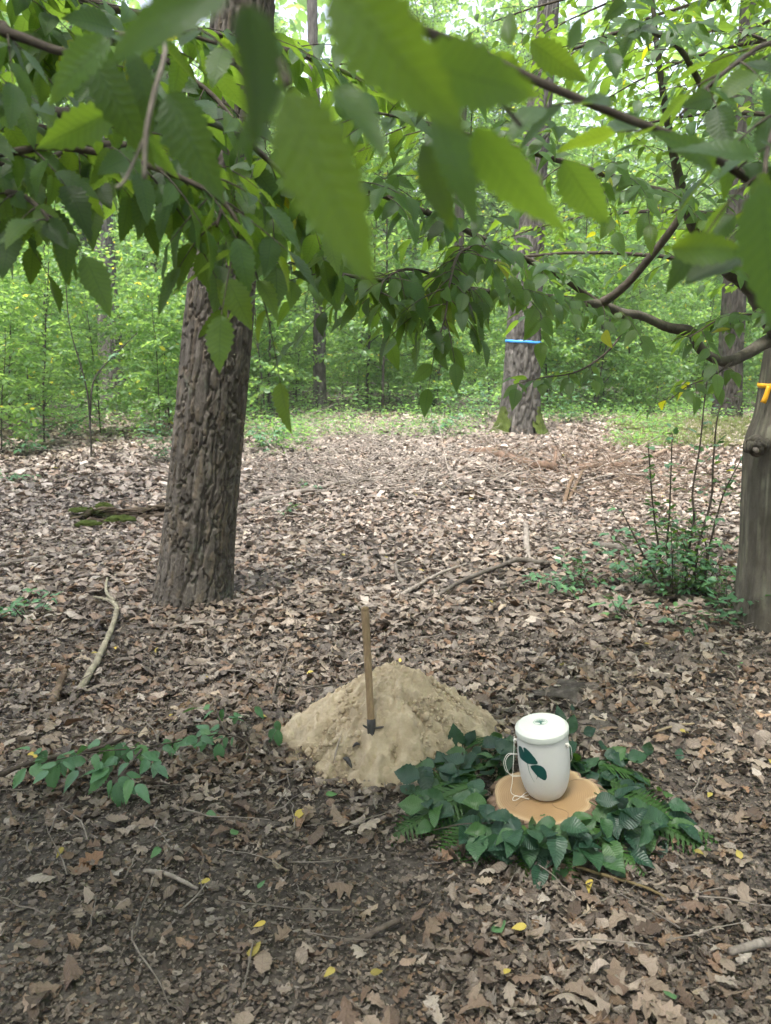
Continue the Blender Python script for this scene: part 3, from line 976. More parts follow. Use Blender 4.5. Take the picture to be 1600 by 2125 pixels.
dB = hp[6][1] * 1.0
limb(horn, [(1660, 690, 4.45, .042), (1600, 705, 4.3, .038), (1548, 735, 4.2, .030), (1510, 751, 4.15, .028), (1478, 742, 4.12, .023), (1452, 722, 4.1, .027), (1438, 694, 4.05, .024), (1425, 686, 4.03, .029), (1385, 679, 4.0, .023), (1330, 655, 3.9, .020), (1290, 650, 3.8, .023), (1245, 632, 3.7, .020), (1130, 616, 3.4, .014), (1000, 606, 3.0, .010), (880, 590, 2.75, .008), (740, 575, 2.5, .006), (600, 545, 2.3, .004)], fol=fol_r, tw=twg_r, start=.42, every=.055, tl=(.14, .34), leaf=(.08, .12), step=.045, hang=.6)
limb(horn, [(1245, 632, 3.7, .022), (1300, 590, 3.62, .018), (1380, 495, 3.5, .016), (1410, 450, 3.45, .015), (1422, 412, 3.4, .014), (1340, 388, 3.2, .012), (1190, 342, 2.9, .010), (1080, 310, 2.7, .008), (980, 282, 2.5, .007), (870, 252, 2.3, .005), (760, 230, 2.1, .003)], mat='twig', fol=fol_r, tw=twg_r, start=.22, every=.05, tl=(.15, .36), leaf=(.08, .12), step=.045, hang=.55)
limb(horn, [(1240, 630, 3.7, .016), (1160, 572, 3.5, .013), (1030, 510, 3.1, .011), (930, 460, 2.8, .010), (800, 408, 2.5, .008), (700, 380, 2.3, .006), (600, 360, 2.1, .004)], mat='twig', fol=fol_r, tw=twg_r, start=.12, every=.05, tl=(.15, .36), leaf=(.08, .12), step=.045, hang=.55)
limb(horn, [(1700, 760, 4.5, .07), (1640, 720, 4.3, .06), (1590, 640, 4.2, .058), (1560, 590, 4.15, .055), (1500, 545, 4.05, .045), (1440, 470, 3.9, .03), (1400, 330, 3.7, .02), (1370, 150, 3.5, .013), (1350, -40, 3.4, .008)], fol=fol_r, tw=twg_r, start=.42, every=.055, tl=(.2, .45), leaf=(.075, .11), step=.045, hang=.5)
limb(horn, [(1690, 420, 3.9, .02), (1560, 320, 3.4, .015), (1470, 200, 3.0, .012), (1400, 90, 2.7, .009), (1300, 66, 2.5, .007), (1190, 102, 2.3, .004)], mat='twig', fol=fol_r, tw=twg_r, start=.1, every=.05, tl=(.16, .36), hang=.4)
limb(horn, [(1030, 510, 3.1, .007), (960, 520, 2.7, .005), (935, 580, 2.45, .004), (925, 650, 2.4, .003), (915, 690, 2.4, .002)], mat='twig', k=6, fol=fol_r, tw=twg_r, start=.2, every=.03, tl=(.08, .16), leaf=(.085, .115), hang=1.2)
limb(horn, [(1000, 606, 3.0, .006), (860, 560, 2.7, .005), (800, 580, 2.5, .003), (790, 610, 2.45, .002)], mat='twig', k=6, fol=fol_r, tw=twg_r, start=.2, every=.035, tl=(.08, .16), leaf=(.085, .115), hang=1.0)
limb(horn, [(1640, 640, 4.1, .012), (1570, 650, 3.95, .008), (1500, 660, 3.8, .005), (1430, 700, 3.7, .003)], mat='twig', k=6, fol=fol_r, tw=twg_r, start=.1, every=.045, tl=(.1, .25), leaf=(.08, .11), hang=.35)
limb(horn, [(1310, 652, 3.85, .006), (1270, 720, 3.7, .005), (1200, 770, 3.6, .004), (1120, 785, 3.5, .003), (1060, 800, 3.45, .002)], mat='twig', k=6, fol=fol_r, tw=twg_r, start=.5, every=.07, tl=(.06, .12), leaf=(.08, .11), hang=.5)
limb(horn, [(1540, 735, 4.2, .006), (1480, 780, 4.0, .004), (1430, 800, 3.9, .003), (1390, 830, 3.85, .002)], mat='twig', k=6, fol=fol_r, tw=twg_r, start=.3, every=.06, tl=(.06, .14), leaf=(.08, .11), hang=.4)
# near branch crossing the upper right, about a metre away
limb(horn, [(1760, 470, 1.6, .008), (1640, 420, 1.3, .007), (1570, 385, 1.2, .0062), (1520, 350, 1.15, .006), (1420, 292, 1.1, .0058), (1300, 246, 1.08, .0055), (1110, 166, 1.05, .0055), (980, 100, 1.05, .0052), (870, 58, 1.0, .005), (780, 0, 1.0, .0045), (700, -60, 1.0, .004)], mat='twig', k=8, n=60, fol=fol_r, tw=twg_r, start=.15, every=.13, tl=(.06, .14), leaf=(.07, .10), hang=.35, step=.045)
limb(horn, [(1700, 100, 1.5, .005), (1600, 90, 1.4, .0045), (1530, 130, 1.35, .004), (1470, 180, 1.3, .0035), (1410, 240, 1.3, .003)], mat='twig', k=6, fol=fol_r, tw=twg_r, start=.1, every=.07, tl=(.06, .12), leaf=(.075, .10), hang=.4, step=.05)
limb(horn, [(1640, 160, 1.2, .004), (1590, 330, 1.1, .0035), (1600, 480, 1.0, .003)], mat='twig', k=6, fol=fol_r, tw=twg_r, start=.1, every=.08, tl=(.05, .1), leaf=(.08, .1), hang=.9, step=.05)
# upper limbs that hold the crown over the clearing's edge
for k in range(46):
    q = r1.uniform(.68, .97)
    i = int(q * 419)
    p0 = hpath[i, :3]
    az = r1.uniform(0, 6.28)
    L = r1.uniform(1.2, 3.0)
    s = np.linspace(0, 1, 9)
    pts = p0 + np.outer(s * L, [math.cos(az), math.sin(az), .35]) - np.outer(.3 * L * s ** 2, [0, 0, 1])
    tube(twg_r, pts, .018 * (1 - .75 * s), 5)
    dress(fol_r, twg_r, pts, r1, every=.10, tl=(.25, .6), leaf=(.06, .095), step=.05, hang=.35, start=.15)

# ------------------------------------------------------------------ hornbeam on the left, its trunk outside the picture
fol_l, twg_l = Foliage(), Geo()
r2 = np.random.default_rng(57)
h2x, h2y = -2.1, 1.2
h2 = empty('hornbeam_tree', (h2x, h2y, float(g(h2x, h2y))), 'hornbeam whose leafy boughs hang into the top of the picture from the left', 'tree')
z0 = float(g(h2x, h2y))
h2p = [(h2x, h2y, z0 - .3, .2), (h2x, h2y, z0, .18), (h2x + .05, h2y, z0 + 1.2, .15), (h2x + .12, h2y + .05, z0 + 2.4, .13), (h2x + .1, h2y + .1, z0 + 4, .10), (h2x + .3, h2y, z0 + 6.5, .04)]
_, h2path = trunk_obj('trunk', h2p, 60, 120, 'horn', 43, M['horn_bark'], h2, (.2, .3))

def limb_l(rows, world0=None, **kw):
    rows3 = [(*AT(a, b, d), r_) for a, b, d, r_ in rows]
    if world0: rows3 = [world0] + rows3
    p = smooth_path(rows3, 50)
    gg = Geo()
    tube(gg, p[:, :3] - np.array(h2.location), p[:, 3], 8, jitter=.03)
    obj('branch', gg.mesh('branch'), M[kw.pop('mat', 'horn_bark')], h2)
    if kw: dress(fol_l, twg_l, p, r2, **kw)
    return p
A0 = (h2x + .1, h2y + .05, 2.2, .04)
limb_l([(-260, 100, 1.55, .018), (0, 188, 1.6, .014), (95, 232, 1.62, .013), (180, 240, 1.65, .012), (290, 272, 1.7, .011), (345, 300, 1.75, .011), (378, 285, 1.78, .0105), (420, 250, 1.8, .009), (520, 300, 1.9, .007), (640, 420, 1.95, .005), (700, 500, 2.0, .003)], A0, start=.38, every=.065, tl=(.10, .22), leaf=(.07, .105), hang=.9)
limb_l([(-200, 330, 1.5, .012), (0, 318, 1.5, .008), (120, 305, 1.5, .007), (260, 330, 1.5, .006), (400, 380, 1.5, .005), (480, 440, 1.5, .004), (520, 540, 1.5, .0025)], (h2x + .1, h2y + .05, 2.0, .03), mat='twig', start=.38, every=.055, tl=(.10, .2), leaf=(.075, .105), hang=1.0)
limb_l([(-200, 10, 1.3, .012), (20, 70, 1.3, .008), (150, 110, 1.3, .006), (250, 75, 1.3, .005), (340, 60, 1.3, .004), (450, 90, 1.3, .003)], (h2x + .1, h2y + .05, 2.35, .03), mat='twig', start=.35, every=.06, tl=(.10, .2), leaf=(.07, .1), hang=.7)
limb_l([(-200, -120, 2.0, .015), (100, -20, 2.2, .012), (400, 60, 2.4, .010), (640, 120, 2.6, .008), (800, 190, 2.8, .005)], (h2x + .1, h2y + .1, 2.9, .03), mat='twig', start=.2, every=.04, tl=(.18, .36), leaf=(.085, .12), hang=.6)
limb_l([(-200, 240, 2.4, .015), (60, 260, 2.6, .012), (300, 330, 2.7, .010), (480, 420, 2.8, .008), (620, 470, 2.8, .005), (760, 570, 2.8, .003)], (h2x + .1, h2y + .1, 2.5, .03), mat='twig', start=.2, every=.038, tl=(.16, .34), leaf=(.085, .12), hang=.8)
# the twig that reaches right in front of the lens
limb_l([(-300, -300, .75, .006), (200, -160, .55, .004), (430, -60, .47, .003), (545, 60, .45, .0026), (600, 180, .43, .0022)], (h2x + .1, h2y, 2.4, .02), mat='twig')
limb_l([(560, -160, .6, .004), (760, -40, .5, .003), (880, 60, .48, .0025), (1000, 170, .55, .0022), (1080, 260, .62, .002)], (h2x + .1, h2y, 2.6, .02), mat='twig')
limb_l([(-100, 330, 1.9, .012), (200, 300, 1.8, .009), (400, 330, 1.65, .006), (460, 400, 1.55, .004), (450, 470, 1.5, .003)], (h2x + .1, h2y + .05, 2.15, .03), mat='twig', start=.5, every=.036, tl=(.08, .15), leaf=(.085, .115), hang=.9)
limb_l([(-100, 60, 2.4, .012), (250, 90, 2.3, .010), (420, 180, 2.2, .007), (520, 300, 2.1, .005), (560, 380, 2.1, .003)], (h2x + .1, h2y + .05, 2.6, .03), mat='twig', start=.4, every=.032, tl=(.16, .3), leaf=(.09, .12), hang=.9)
limb_l([(-100, 420, 1.7, .010), (20, 400, 1.5, .006), (80, 430, 1.4, .004), (110, 470, 1.35, .002)], (h2x + .1, h2y + .05, 1.9, .02), mat='twig', start=.7, every=.05, tl=(.05, .09), leaf=(.085, .11), hang=.9)
# dead hanging twig
gg = Geo()
tube(gg, path_px([(250, 70, .95, .002), (340, 85, .9, .0028), (318, 200, .85, .003), (303, 280, .84, .003), (300, 370, .84, .0025)], 30)[:, :3] - np.array(h2.location), .0028, 6)
tube(gg, path_px([(303, 280, .84, .002), (260, 372, .84, .0018), (240, 390, .84, .0012)], 12)[:, :3] - np.array(h2.location), .0018, 5)
obj('dead_twig', gg.mesh('dead_twig'), M['dead'], h2)

# leaves close to the lens: where each begins, where it ends, distance
NEARLEAF = [
    (595, 190, 762, 580, .42, .43, 0.3), (520, 10, 530, 305, .45, .45, -.5), (690, -40, 935, 255, .46, .46, .35), (470, -20, 230, 60, .48, .45, .1),
    (700, 180, 800, 330, .60, .58, -.4), (590, 180, 470, 320, .52, .54, .6), (850, 130, 1125, 190, .58, .6, .2), (900, 230, 1000, 460, .62, .62, -.6),
    (985, 260, 1150, 515, .60, .64, .5), (870, 300, 955, 470, .75, .8, -.3), (1170, 330, 1255, 480, .85, .9, .4), (1480, 350, 1405, 262, .95, .9, .2), (1570, 330, 1415, 275, .9, .9, .5),
    (1580, 380, 1600, 690, .62, .62, .7), (1390, 515, 1550, 520, .80, .8, .3), (1420, 590, 1555, 515, .82, .8, -.5), (230, 80, 90, 190, .80, .8, .3), (270, 110, 330, 250, .85, .85, -.5), (190, 120, 300, 310, .9, .9, .2),
    (350, 190, 440, 400, .85, .85, .4), (240, 230, 70, 310, 1.0, 1., -.3), (300, 280, 350, 360, 1.1, 1.1, .5), (1180, 100, 1215, 25, 1.1, 1.1, .3), (1060, 95, 1050, 5, 1.1, 1.1, -.2), (1100, 85, 1215, 170, 1.1, 1.1, .4),
]
for i_, (a, b, c_, d_, z1, z2, roll) in enumerate(NEARLEAF):
    if i_ < 10: z1, z2 = z1 * .8, z2 * .8
    p0, p1 = np.array(AT(a, b, z1)), np.array(AT(c_, d_, z2))
    d = p1 - p0; L = np.linalg.norm(d)
    view = (p0 + p1) / 2 - np.array([0, 0, CAM_H]); view /= np.linalg.norm(view)
    nn = -view * .8 + np.array([0, 0, .35]) + np.cross(view, d / L) * roll
    (fol_l if a < 1100 else fol_r).add(p0, d, nn, L * 1.05, .84)
for k in range(30):
    i = int(r2.uniform(.42, .97) * 119)
    p0 = h2path[i, :3]
    az = r2.uniform(0, 6.28); L = r2.uniform(1.3, 2.6)
    s = np.linspace(0, 1, 9)
    pts = p0 + np.outer(s * L, [math.cos(az), math.sin(az), .45]) - np.outer(.3 * L * s ** 2, [0, 0, 1])
    tube(twg_l, pts, .018 * (1 - .75 * s), 5)
    dress(fol_l, twg_l, pts, r2, every=.10, tl=(.25, .6), leaf=(.06, .095), step=.05, hang=.35, start=.15)
fol_l.build(h2, NEAR_ME)
fol_r.build(horn, NEAR_ME)
for t_, e_ in ((twg_l, h2), (twg_r, horn)):
    o = obj('twigs', t_.mesh('twigs', origin=e_.location), M['twig'], e_)
    o['kind'] = 'stuff'

# yellow band on the hornbeam
zy = ATY(1585, 800, Yh).z
e_y, cy_, ry_, ay_ = band('yellow_ribbon', 'orange-yellow tape tied round the hornbeam trunk at the right edge', htr, zy, .026, 'orange')
j_ = int(np.argmin(np.abs((ay_ - rad(205) + math.pi) % (2 * math.pi) - math.pi)))
gg = Geo()
tl_ = np.array([ry_[j_] * math.cos(ay_[j_]), ry_[j_] * math.sin(ay_[j_]), 0]) + np.array([-.004, -.006, 0])
V = []
for k in range(9):
    t = k / 8
    c0 = tl_ + np.array([-.03 * t ** .8, -.012 * math.sin(3 * t), -.095 * t])
    V += [c0 + (-.013, .004, .004), c0 + (.012, -.006 + .004 * math.sin(5 * t), -.006)]
gg.add(np.array(V), [(2 * k, 2 * k + 1, 2 * k + 3, 2 * k + 2) for k in range(8)])
me = gg.mesh('tail')
o = obj('tail', me, M['orange'], e_y)
md = o.modifiers.new('thick', 'SOLIDIFY'); md.thickness = .0012

# ------------------------------------------------------------------ wood around the clearing
rt = np.random.default_rng(77)
SAPL = ['leafy young beech in the thicket behind the clearing']
def ring_ok(x, y):
    u = x / y * FPX + 800
    lim = np.interp(u, [-400, 0, 330, 480, 650, 1000, 1130, 1300, 1560, 1900], [11.5, 12, 13.5, 15, 18.5, 17.5, 17.5, 18, 21, 10])
    return y > lim
cnt = 0
tries = 0
placed = []
SIGHT = [(222, lb.y + 2, 105), (663, sb.y, 60), (1515, db.y, 75), (1085, ob.y + 1, 95)]
def in_sight(x, y):
    u = x / y * FPX + 800
    return any(abs(u - a) < w_ and y < Y_ and rt.uniform() < .97 for a, Y_, w_ in SIGHT)
while cnt < 235 and tries < 20000:
    tries += 1
    y = rt.uniform(11, 34); x = rt.uniform(-.56 * y - 2, .56 * y + 2)
    if not ring_ok(x, y) or not free(x, y, .4) or in_sight(x, y): continue
    if any((x - a) ** 2 + (y - b) ** 2 < (.55 + .010 * y) ** 2 for a, b in placed): continue
    placed.append((x, y)); cnt += 1
    k = rt.choice([0, 1, 2, 3, 4], p=[.25, .27, .2, .16, .12])
    size = ('bushy beech sapling', 'leafy beech sapling', 'tall beech sapling', 'low beech sapling', 'tallest beech sapling')[k]
    u_ = x / y * FPX + 800
    where = 'beyond the left edge of the clearing' if u_ < 200 else 'behind the pine trunk' if u_ < 560 else 'between pine and slim grey trunk' if u_ < 663 else 'between slim grey trunk and banded oak' if u_ < 1076 else 'between banded oak and grass patch' if u_ < 1300 else 'behind the grass patch' if u_ < 1520 else 'behind the hornbeam at the right edge'
    row = 'front row' if y < 19 else 'middle rows' if y < 26 else 'back rows'
    place_tree('beech_sapling', SAP[k], x, y, rt.uniform(0, 6.28), rt.uniform(.8, 1.2), '%s, %s, %s' % (size, row, where), 'sapling', 'beech saplings behind the clearing')
cnt = tries = 0
while cnt < 130 and tries < 20000:
    tries += 1
    y = rt.uniform(25, 58); x = rt.uniform(-.6 * y - 3, .6 * y + 3)
    if not free(x, y, .3): continue
    if any((x - a) ** 2 + (y - b) ** 2 < 1.35 ** 2 for a, b in placed): continue
    placed.append((x, y)); cnt += 1
    u_ = x / y * FPX + 800
    where = 'left of the pine' if u_ < 350 else 'between pine and slim grey trunk' if u_ < 663 else 'between slim grey trunk and banded oak' if u_ < 1076 else 'right of the banded oak' if u_ < 1500 else 'behind the hornbeam'
    row = 'nearer' if y < 36 else 'farther' if y < 47 else 'farthest'
    place_tree('beech_tree', TALL[rt.integers(3)], x, y, rt.uniform(0, 6.28), rt.uniform(.9, 1.55), '%s tall leafy beech beyond the saplings, %s' % (row, where), 'tree', 'tall beeches beyond the saplings')
# trees beside and behind the viewer, which close the wood round the clearing
for k in range(26):
    a = rt.uniform(rad(100), rad(440))
    if k < 20: a = rt.uniform(rad(35), rad(325))
    d = rt.uniform(5, 15)
    x, y = d * math.sin(a), d * math.cos(a)
    if abs(x) < .62 * y + 2.2 and y > 0: continue
    place_tree('beech_tree', TALL[rt.integers(3)], x, y, rt.uniform(0, 6.28), rt.uniform(.8, 1.2), 'tall leafy beech beside the clearing outside the view', 'tree', 'beeches around the clearing')

for k, (x, y) in enumerate([(-4.6, -1.5), (3.9, -2.2), (-5.2, 3.2), (5.0, 1.6), (-.8, -4.4), (1.8, -6.5), (6.2, -4.0), (-7.0, -3.0)]):  # unseen high crowns added only to dim the light on the foreground
    place_tree('beech_tree', OVER[k % 2], x, y, rt.uniform(0, 6.28), rt.uniform(.95, 1.15), 'unseen high-crowned beech added to shade the near ground', 'tree', 'beeches around the clearing')

def far_cover():
    r = np.random.default_rng(54)
    gg = Geo()
    n = 6000
    y = 16.5 + 30 * r.uniform(0, 1, n) ** 1.5; x = r.uniform(-1, 1, n) * (.56 * y + 2)
    k = np.array([ring_ok(a, b) for a, b in zip(x, y)])
    x, y = np.repeat(x[k], 6), np.repeat(y[k], 6); n = len(x)
    x = x + r.normal(0, .2, n); y = y + r.normal(0, .2, n)
    pos = np.stack([x, y, g(x, y) + .65 * r.uniform(.05, 1, n) ** 1.3], -1)
    az = r.uniform(0, 6.28, n)
    dd = np.stack([np.cos(az), np.sin(az), r.normal(0, .3, n)], -1)
    nn = np.stack([r.normal(0, .4, n), r.normal(0, .4, n), np.ones(n)], -1)
    c = np.array((.75, .85, .9)) + np.array((.5, .4, .35)) * r.uniform(0, 1, (n, 1))
    batch(gg, LOW, pos, rotmats(dd, nn), r.uniform(.07, .13, n), c)
    o = obj('undergrowth', gg.mesh('far_cover', False), M['far_leaf'])
    tag(o, 'knee-high green ground cover beneath the beech thicket', 'undergrowth', kind='stuff')
far_cover()

# far mass of foliage closing the view
def far_mass():
    r = np.random.default_rng(5)
    gg = Geo()
    n = 32000
    a = r.uniform(rad(-48), rad(48), n); d = r.uniform(46, 76, n)
    x, y = d * np.sin(a), d * np.cos(a)
    z = g(x, y) + 30 * r.uniform(0, 1, n) ** 1.5
    c = np.array((.8, .85, .8)) + np.array((.4, .3, .2)) * r.uniform(0, 1, (n, 1))
    dd = r.normal(0, 1, (n, 3)); dd[:, 2] -= .4
    nn = r.normal(0, .5, (n, 3)); nn[:, 2] += 1
    batch(gg, LOW, np.stack([x, y, z], -1), rotmats(dd, nn), r.uniform(.5, 1.1, n), c)
    o = obj('forest', gg.mesh('forest', False), M['far_leaf'])
    tag(o, 'far green wood closing the view behind the beeches', 'forest', kind='stuff')
far_mass()

# ------------------------------------------------------------------ leaf litter
MOUND_C = P(818, 1528)
MOUND_R = .455
URN_G = P(1135, 1665)
OAK_N = [oak_tmpl(8, w_, l_, d_, c_, rr_, 1, i) for i, (w_, l_, d_, c_, rr_) in enumerate([(.58, 4, .5, .5, .3), (.5, 3, .55, -.5, .6), (.62, 4, .45, .3, -.4), (.55, 5, .5, .9, .8), (.5, 3, .2, -.3, .9), (.6, 0, 0, .4, .5), (.45, 4, .5, 1.1, -.7), (.66, 3, .6, .2, 1.2)])]
OAK_D = [oak_tmpl(14, w_, l_, d_, c_, rr_, 1, i) for i, (w_, l_, d_, c_, rr_) in enumerate([(.58, 4, .5, .5, .3), (.5, 3, .55, -.5, .6), (.62, 4, .45, .3, -.4), (.55, 5, .5, .9, .8), (.5, 3, .2, -.3, .9), (.6, 0, 0, .4, .5), (.45, 4, .5, 1.1, -.7), (.66, 3, .6, .2, 1.2)])]
CRUMB = (np.array([(-.18, -.5, .03), (.2, -.42, 0), (.27, .05, -.06), (-.24, .1, -.03), (.12, .5, .05), (-.1, .46, .08)]), np.array([(0, 1, 2, 3), (3, 2, 4, 5)]), np.array([(-.8, .1), (.8, .1), (.9, .5), (-.9, .5), (.5, .9), (-.5, .9)]))
OAK_M = [oak_tmpl(4, w_, l_, d_, c_, rr_, 1, 20 + i) for i, (w_, l_, d_, c_, rr_) in enumerate([(.58, 3, .5, .5, .3), (.5, 3, .4, -.6, .7), (.6, 2, .3, .4, -.6), (.5, 3, .5, 1.0, 1.0)])]
OAK_F = [(np.array([(-.16, -.5, z0_), (.18, -.45, z1_), (.30, .02, -.03), (-.28, .06, -.05), (.16, .5, z2_), (-.12, .47, z0_)]), CRUMB[1], CRUMB[2]) for z0_, z1_, z2_ in ((.12, .04, .16), (-.1, .1, .2), (.2, .16, -.06))]
PAL = np.array([(.30, .20, .125), (.24, .145, .085), (.31, .25, .195), (.37, .305, .245), (.24, .19, .147), (.17, .13, .098), (.46, .40, .335), (.27, .18, .12), (.11, .082, .062), (.42, .335, .24)])
PW = np.array([.06, .04, .18, .17, .2, .14, .09, .07, .09, .04])
def litter_density(x, y):
    d = np.ones_like(x)
    # trodden soil in front, thinning of the leaves there
    px = x / np.maximum(y * CP + .2, .3) * FPX + 800
    soil = sstep(3.0, 2.45, y) * sstep(1120, 820, px)
    d = d * (1 - .86 * soil)
    d = d * (1 - .72 * np.exp(-(((x - 1.35) / .45) ** 2 + ((y - 3.0) / .45) ** 2)))
    d = d * (1 - .55 * np.exp(-(((x - .15) / .5) ** 2 + ((y - 2.35) / .35) ** 2)))
    m = ((x - MOUND_C.x) / MOUND_R) ** 2 + ((y - MOUND_C.y) / MOUND_R) ** 2
    d = d * sstep(.55, 1.05, m)
    d = d * np.where(np.hypot(x - URN_G.x, y - URN_G.y) < .36, 0, 1)
    d = d * (.55 + .75 * sstep(-.5, .35, fbm2(x * 1.7, y * 1.7, 61, 3)))
    # green ground beyond
    d = d * (1 - .75 * sstep(14.5, 18, y))
    return d
def pick_cols(r, n, y):
    c = PAL[r.choice(len(PAL), n, p=PW / PW.sum())] * r.uniform(.6, 1.35, (n, 1))
    return c
def litter():
    r = np.random.default_rng(99)
    gg = Geo()
    for (y0, y1, dens, tm, s0, s1, tilt, stack) in ((1.35, 3.2, 1050, OAK_N, .018, .07, .5, .018), (3.0, 4.8, 880, OAK_N, .03, .095, .55, .032), (4.8, 9, 760, OAK_M, .045, .115, .5, .04), (9, 19, 360, OAK_F, .07, .14, .5, .05)):
        xm = .56 * y1 + .5
        n = int((y1 - y0) * 2 * xm * dens)
        x, y = r.uniform(-xm, xm, n), r.uniform(y0, y1, n)
        k = (np.abs(x) < .54 * y + .45) & (r.uniform(0, 1, n) < litter_density(x, y))
        x, y = x[k], y[k]; n = len(x)
        z = g(x, y) + .004 + stack * r.uniform(0, 1, n) ** 1.6 + .02 * np.maximum(fbm2(x * 2.5, y * 2.5, 71, 2), 0)
        az = r.uniform(0, 6.28, n)
        dd = np.stack([np.cos(az), np.sin(az), r.normal(0, tilt * .45, n)], -1)
        nn = np.stack([r.normal(0, tilt * .7, n), r.normal(0, tilt * .7, n), np.where(r.uniform(0, 1, n) < .5, 1., -1.)], -1)
        sz = r.uniform(s0, s1, n)
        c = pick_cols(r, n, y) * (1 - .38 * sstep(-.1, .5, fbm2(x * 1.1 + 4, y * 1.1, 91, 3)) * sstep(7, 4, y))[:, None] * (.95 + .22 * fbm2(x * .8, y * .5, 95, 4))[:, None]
        far_lit = sstep(3.6, 9.5, y)[:, None] * .7     # brighter light of the clearing put into the leaf colour, growing with distance
        c = c * (1 - far_lit) + far_lit * (c * .62 + c.mean(1)[:, None] * np.array([.64, .55, .50]) + .010)
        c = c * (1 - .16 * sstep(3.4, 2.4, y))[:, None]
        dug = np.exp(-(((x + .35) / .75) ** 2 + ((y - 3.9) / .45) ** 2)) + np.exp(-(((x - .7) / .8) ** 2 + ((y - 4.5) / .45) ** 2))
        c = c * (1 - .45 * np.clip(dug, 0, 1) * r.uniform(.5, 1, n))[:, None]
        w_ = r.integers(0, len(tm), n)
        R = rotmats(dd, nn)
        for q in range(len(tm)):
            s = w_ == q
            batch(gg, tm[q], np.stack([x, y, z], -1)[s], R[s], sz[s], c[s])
    # crumbs and leaf scraps on the trodden soil
    n = 85000
    y = 1.4 + 4.2 * r.uniform(0, 1, n) ** 1.3; x = r.uniform(-1, 1, n) * (.54 * y + .3)
    m = ((x - MOUND_C.x) / MOUND_R) ** 2 + ((y - MOUND_C.y) / MOUND_R) ** 2 > 1
    x, y = x[m], y[m]; n = len(x)
    z = g(x, y) + r.uniform(.0, .012, n)
    az = r.uniform(0, 6.28, n)
    dd = np.stack([np.cos(az), np.sin(az), r.normal(0, .25, n)], -1)
    nn = np.stack([r.normal(0, .5, n), r.normal(0, .5, n), np.ones(n)], -1)
    c = pick_cols(r, n, y) * .6
    batch(gg, CRUMB, np.stack([x, y, z], -1), rotmats(dd, nn), r.uniform(.004, .022, n) * r.uniform(.6, 1.5, n), c)
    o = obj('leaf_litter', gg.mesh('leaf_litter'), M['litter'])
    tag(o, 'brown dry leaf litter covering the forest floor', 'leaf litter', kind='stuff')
litter()

# single dry leaves that show largest, on the soil near the viewer
def single_leaves():
    r = np.random.default_rng(123)
    ms = []
    for i, (V, Q, U) in enumerate(OAK_D):
        me = mesh_np('dry_leaf%d' % i, V, Q, None, U); me.materials.append(M['litter_obj']); ms.append(me)
    n = 0
    while n < 230:
        y = 1.5 + 1.7 * r.uniform() ** 1.1; x = r.uniform(-1, 1) * .5 * y
        if ((x - MOUND_C.x) ** 2 + (y - MOUND_C.y) ** 2) < (MOUND_R * 1.05) ** 2 or math.hypot(x - URN_G.x, y - URN_G.y) < .55: continue
        if r.uniform() > .16 + .84 * float(litter_density(np.array([x]), np.array([y]))[0]): continue
        s = .04 + .075 * r.uniform() ** 1.6
        az = r.uniform(0, 6.28)
        mi = r.integers(len(ms))
        o = bpy.data.objects.new('oak_leaf', ms[mi]); col.objects.link(o)
        o.matrix_local = leaf_matrix((x, y, float(g(x, y)) + .018 + r.uniform(0, .012)), (math.cos(az), math.sin(az), r.normal(0, .12)), (r.normal(0, .25), r.normal(0, .25), 1 if r.uniform() < .6 else -1), s)
        kind_ = ('broad lobed', 'narrow rolled', 'deep-lobed', 'tightly curled', 'narrow unlobed', 'plain oval', 'twisted', 'broad folded')[mi]
        u_ = x / y * FPX + 800
        place = ('by the left edge' if u_ < 250 else 'left of centre' if u_ < 620 else 'at centre' if u_ < 900 else 'right of centre' if u_ < 1250 else 'by the right edge')
        front = 'along the picture bottom' if y < 2.1 else 'on the front soil' if y < 2.6 else 'level with the sand heap'
        tag(o, '%s brown %s oak leaf %s, %s' % ('small' if s < .065 else 'large', kind_, front, place), 'leaf', 'dry oak leaves on the front soil')
        n += 1
single_leaves()

def lay_leaf(name, px, py, me, L, label, group, seed, lift=.03):
    r = np.random.default_rng(seed)
    p = P(px, py, lift)
    az = r.uniform(0, 6.28)
    o = bpy.data.objects.new(name, me); col.objects.link(o)
    o.matrix_local = leaf_matrix(p, (math.cos(az), math.sin(az), r.normal(0, .15)), (r.normal(0, .3), -.25 + r.normal(0, .25), 1), L)
    tag(o, label, 'leaf', group)
    return o
YL = [(630, 1695, .09), (432, 1418, .06), (326, 1354, .08), (520, 2008, .10), (552, 1932, .05), (133, 1775, .05), (768, 2040, .05), (695, 2030, .05), (1224, 1842, .07), (1536, 1800, .06), (1092, 1940, .06), (1046, 2042, .05), (437, 1843, .05),
      (650, 1404, .06), (1012, 1254, .07), (242, 1352, .06), (104, 975, .14), (82, 970, .14), (1335, 1345, .05), (1520, 1310, .06), (860, 1030, .1), (980, 1040, .1), (715, 1160, .08), (620, 1240, .08), (830, 1385, .05), (1175, 1390, .06), (1410, 1530, .07), (1475, 1660, .05), (60, 1578, .07), (305, 1170, .09), (190, 1365, .06), (1170, 950, .12), (570, 1110, .09), (1090, 1190, .08), (805, 1165, .07), (20, 1470, .06), (540, 1495, .05), (870, 1190, .06), (1595, 1590, .05), (355, 1500, .05), (1440, 1780, .05)]
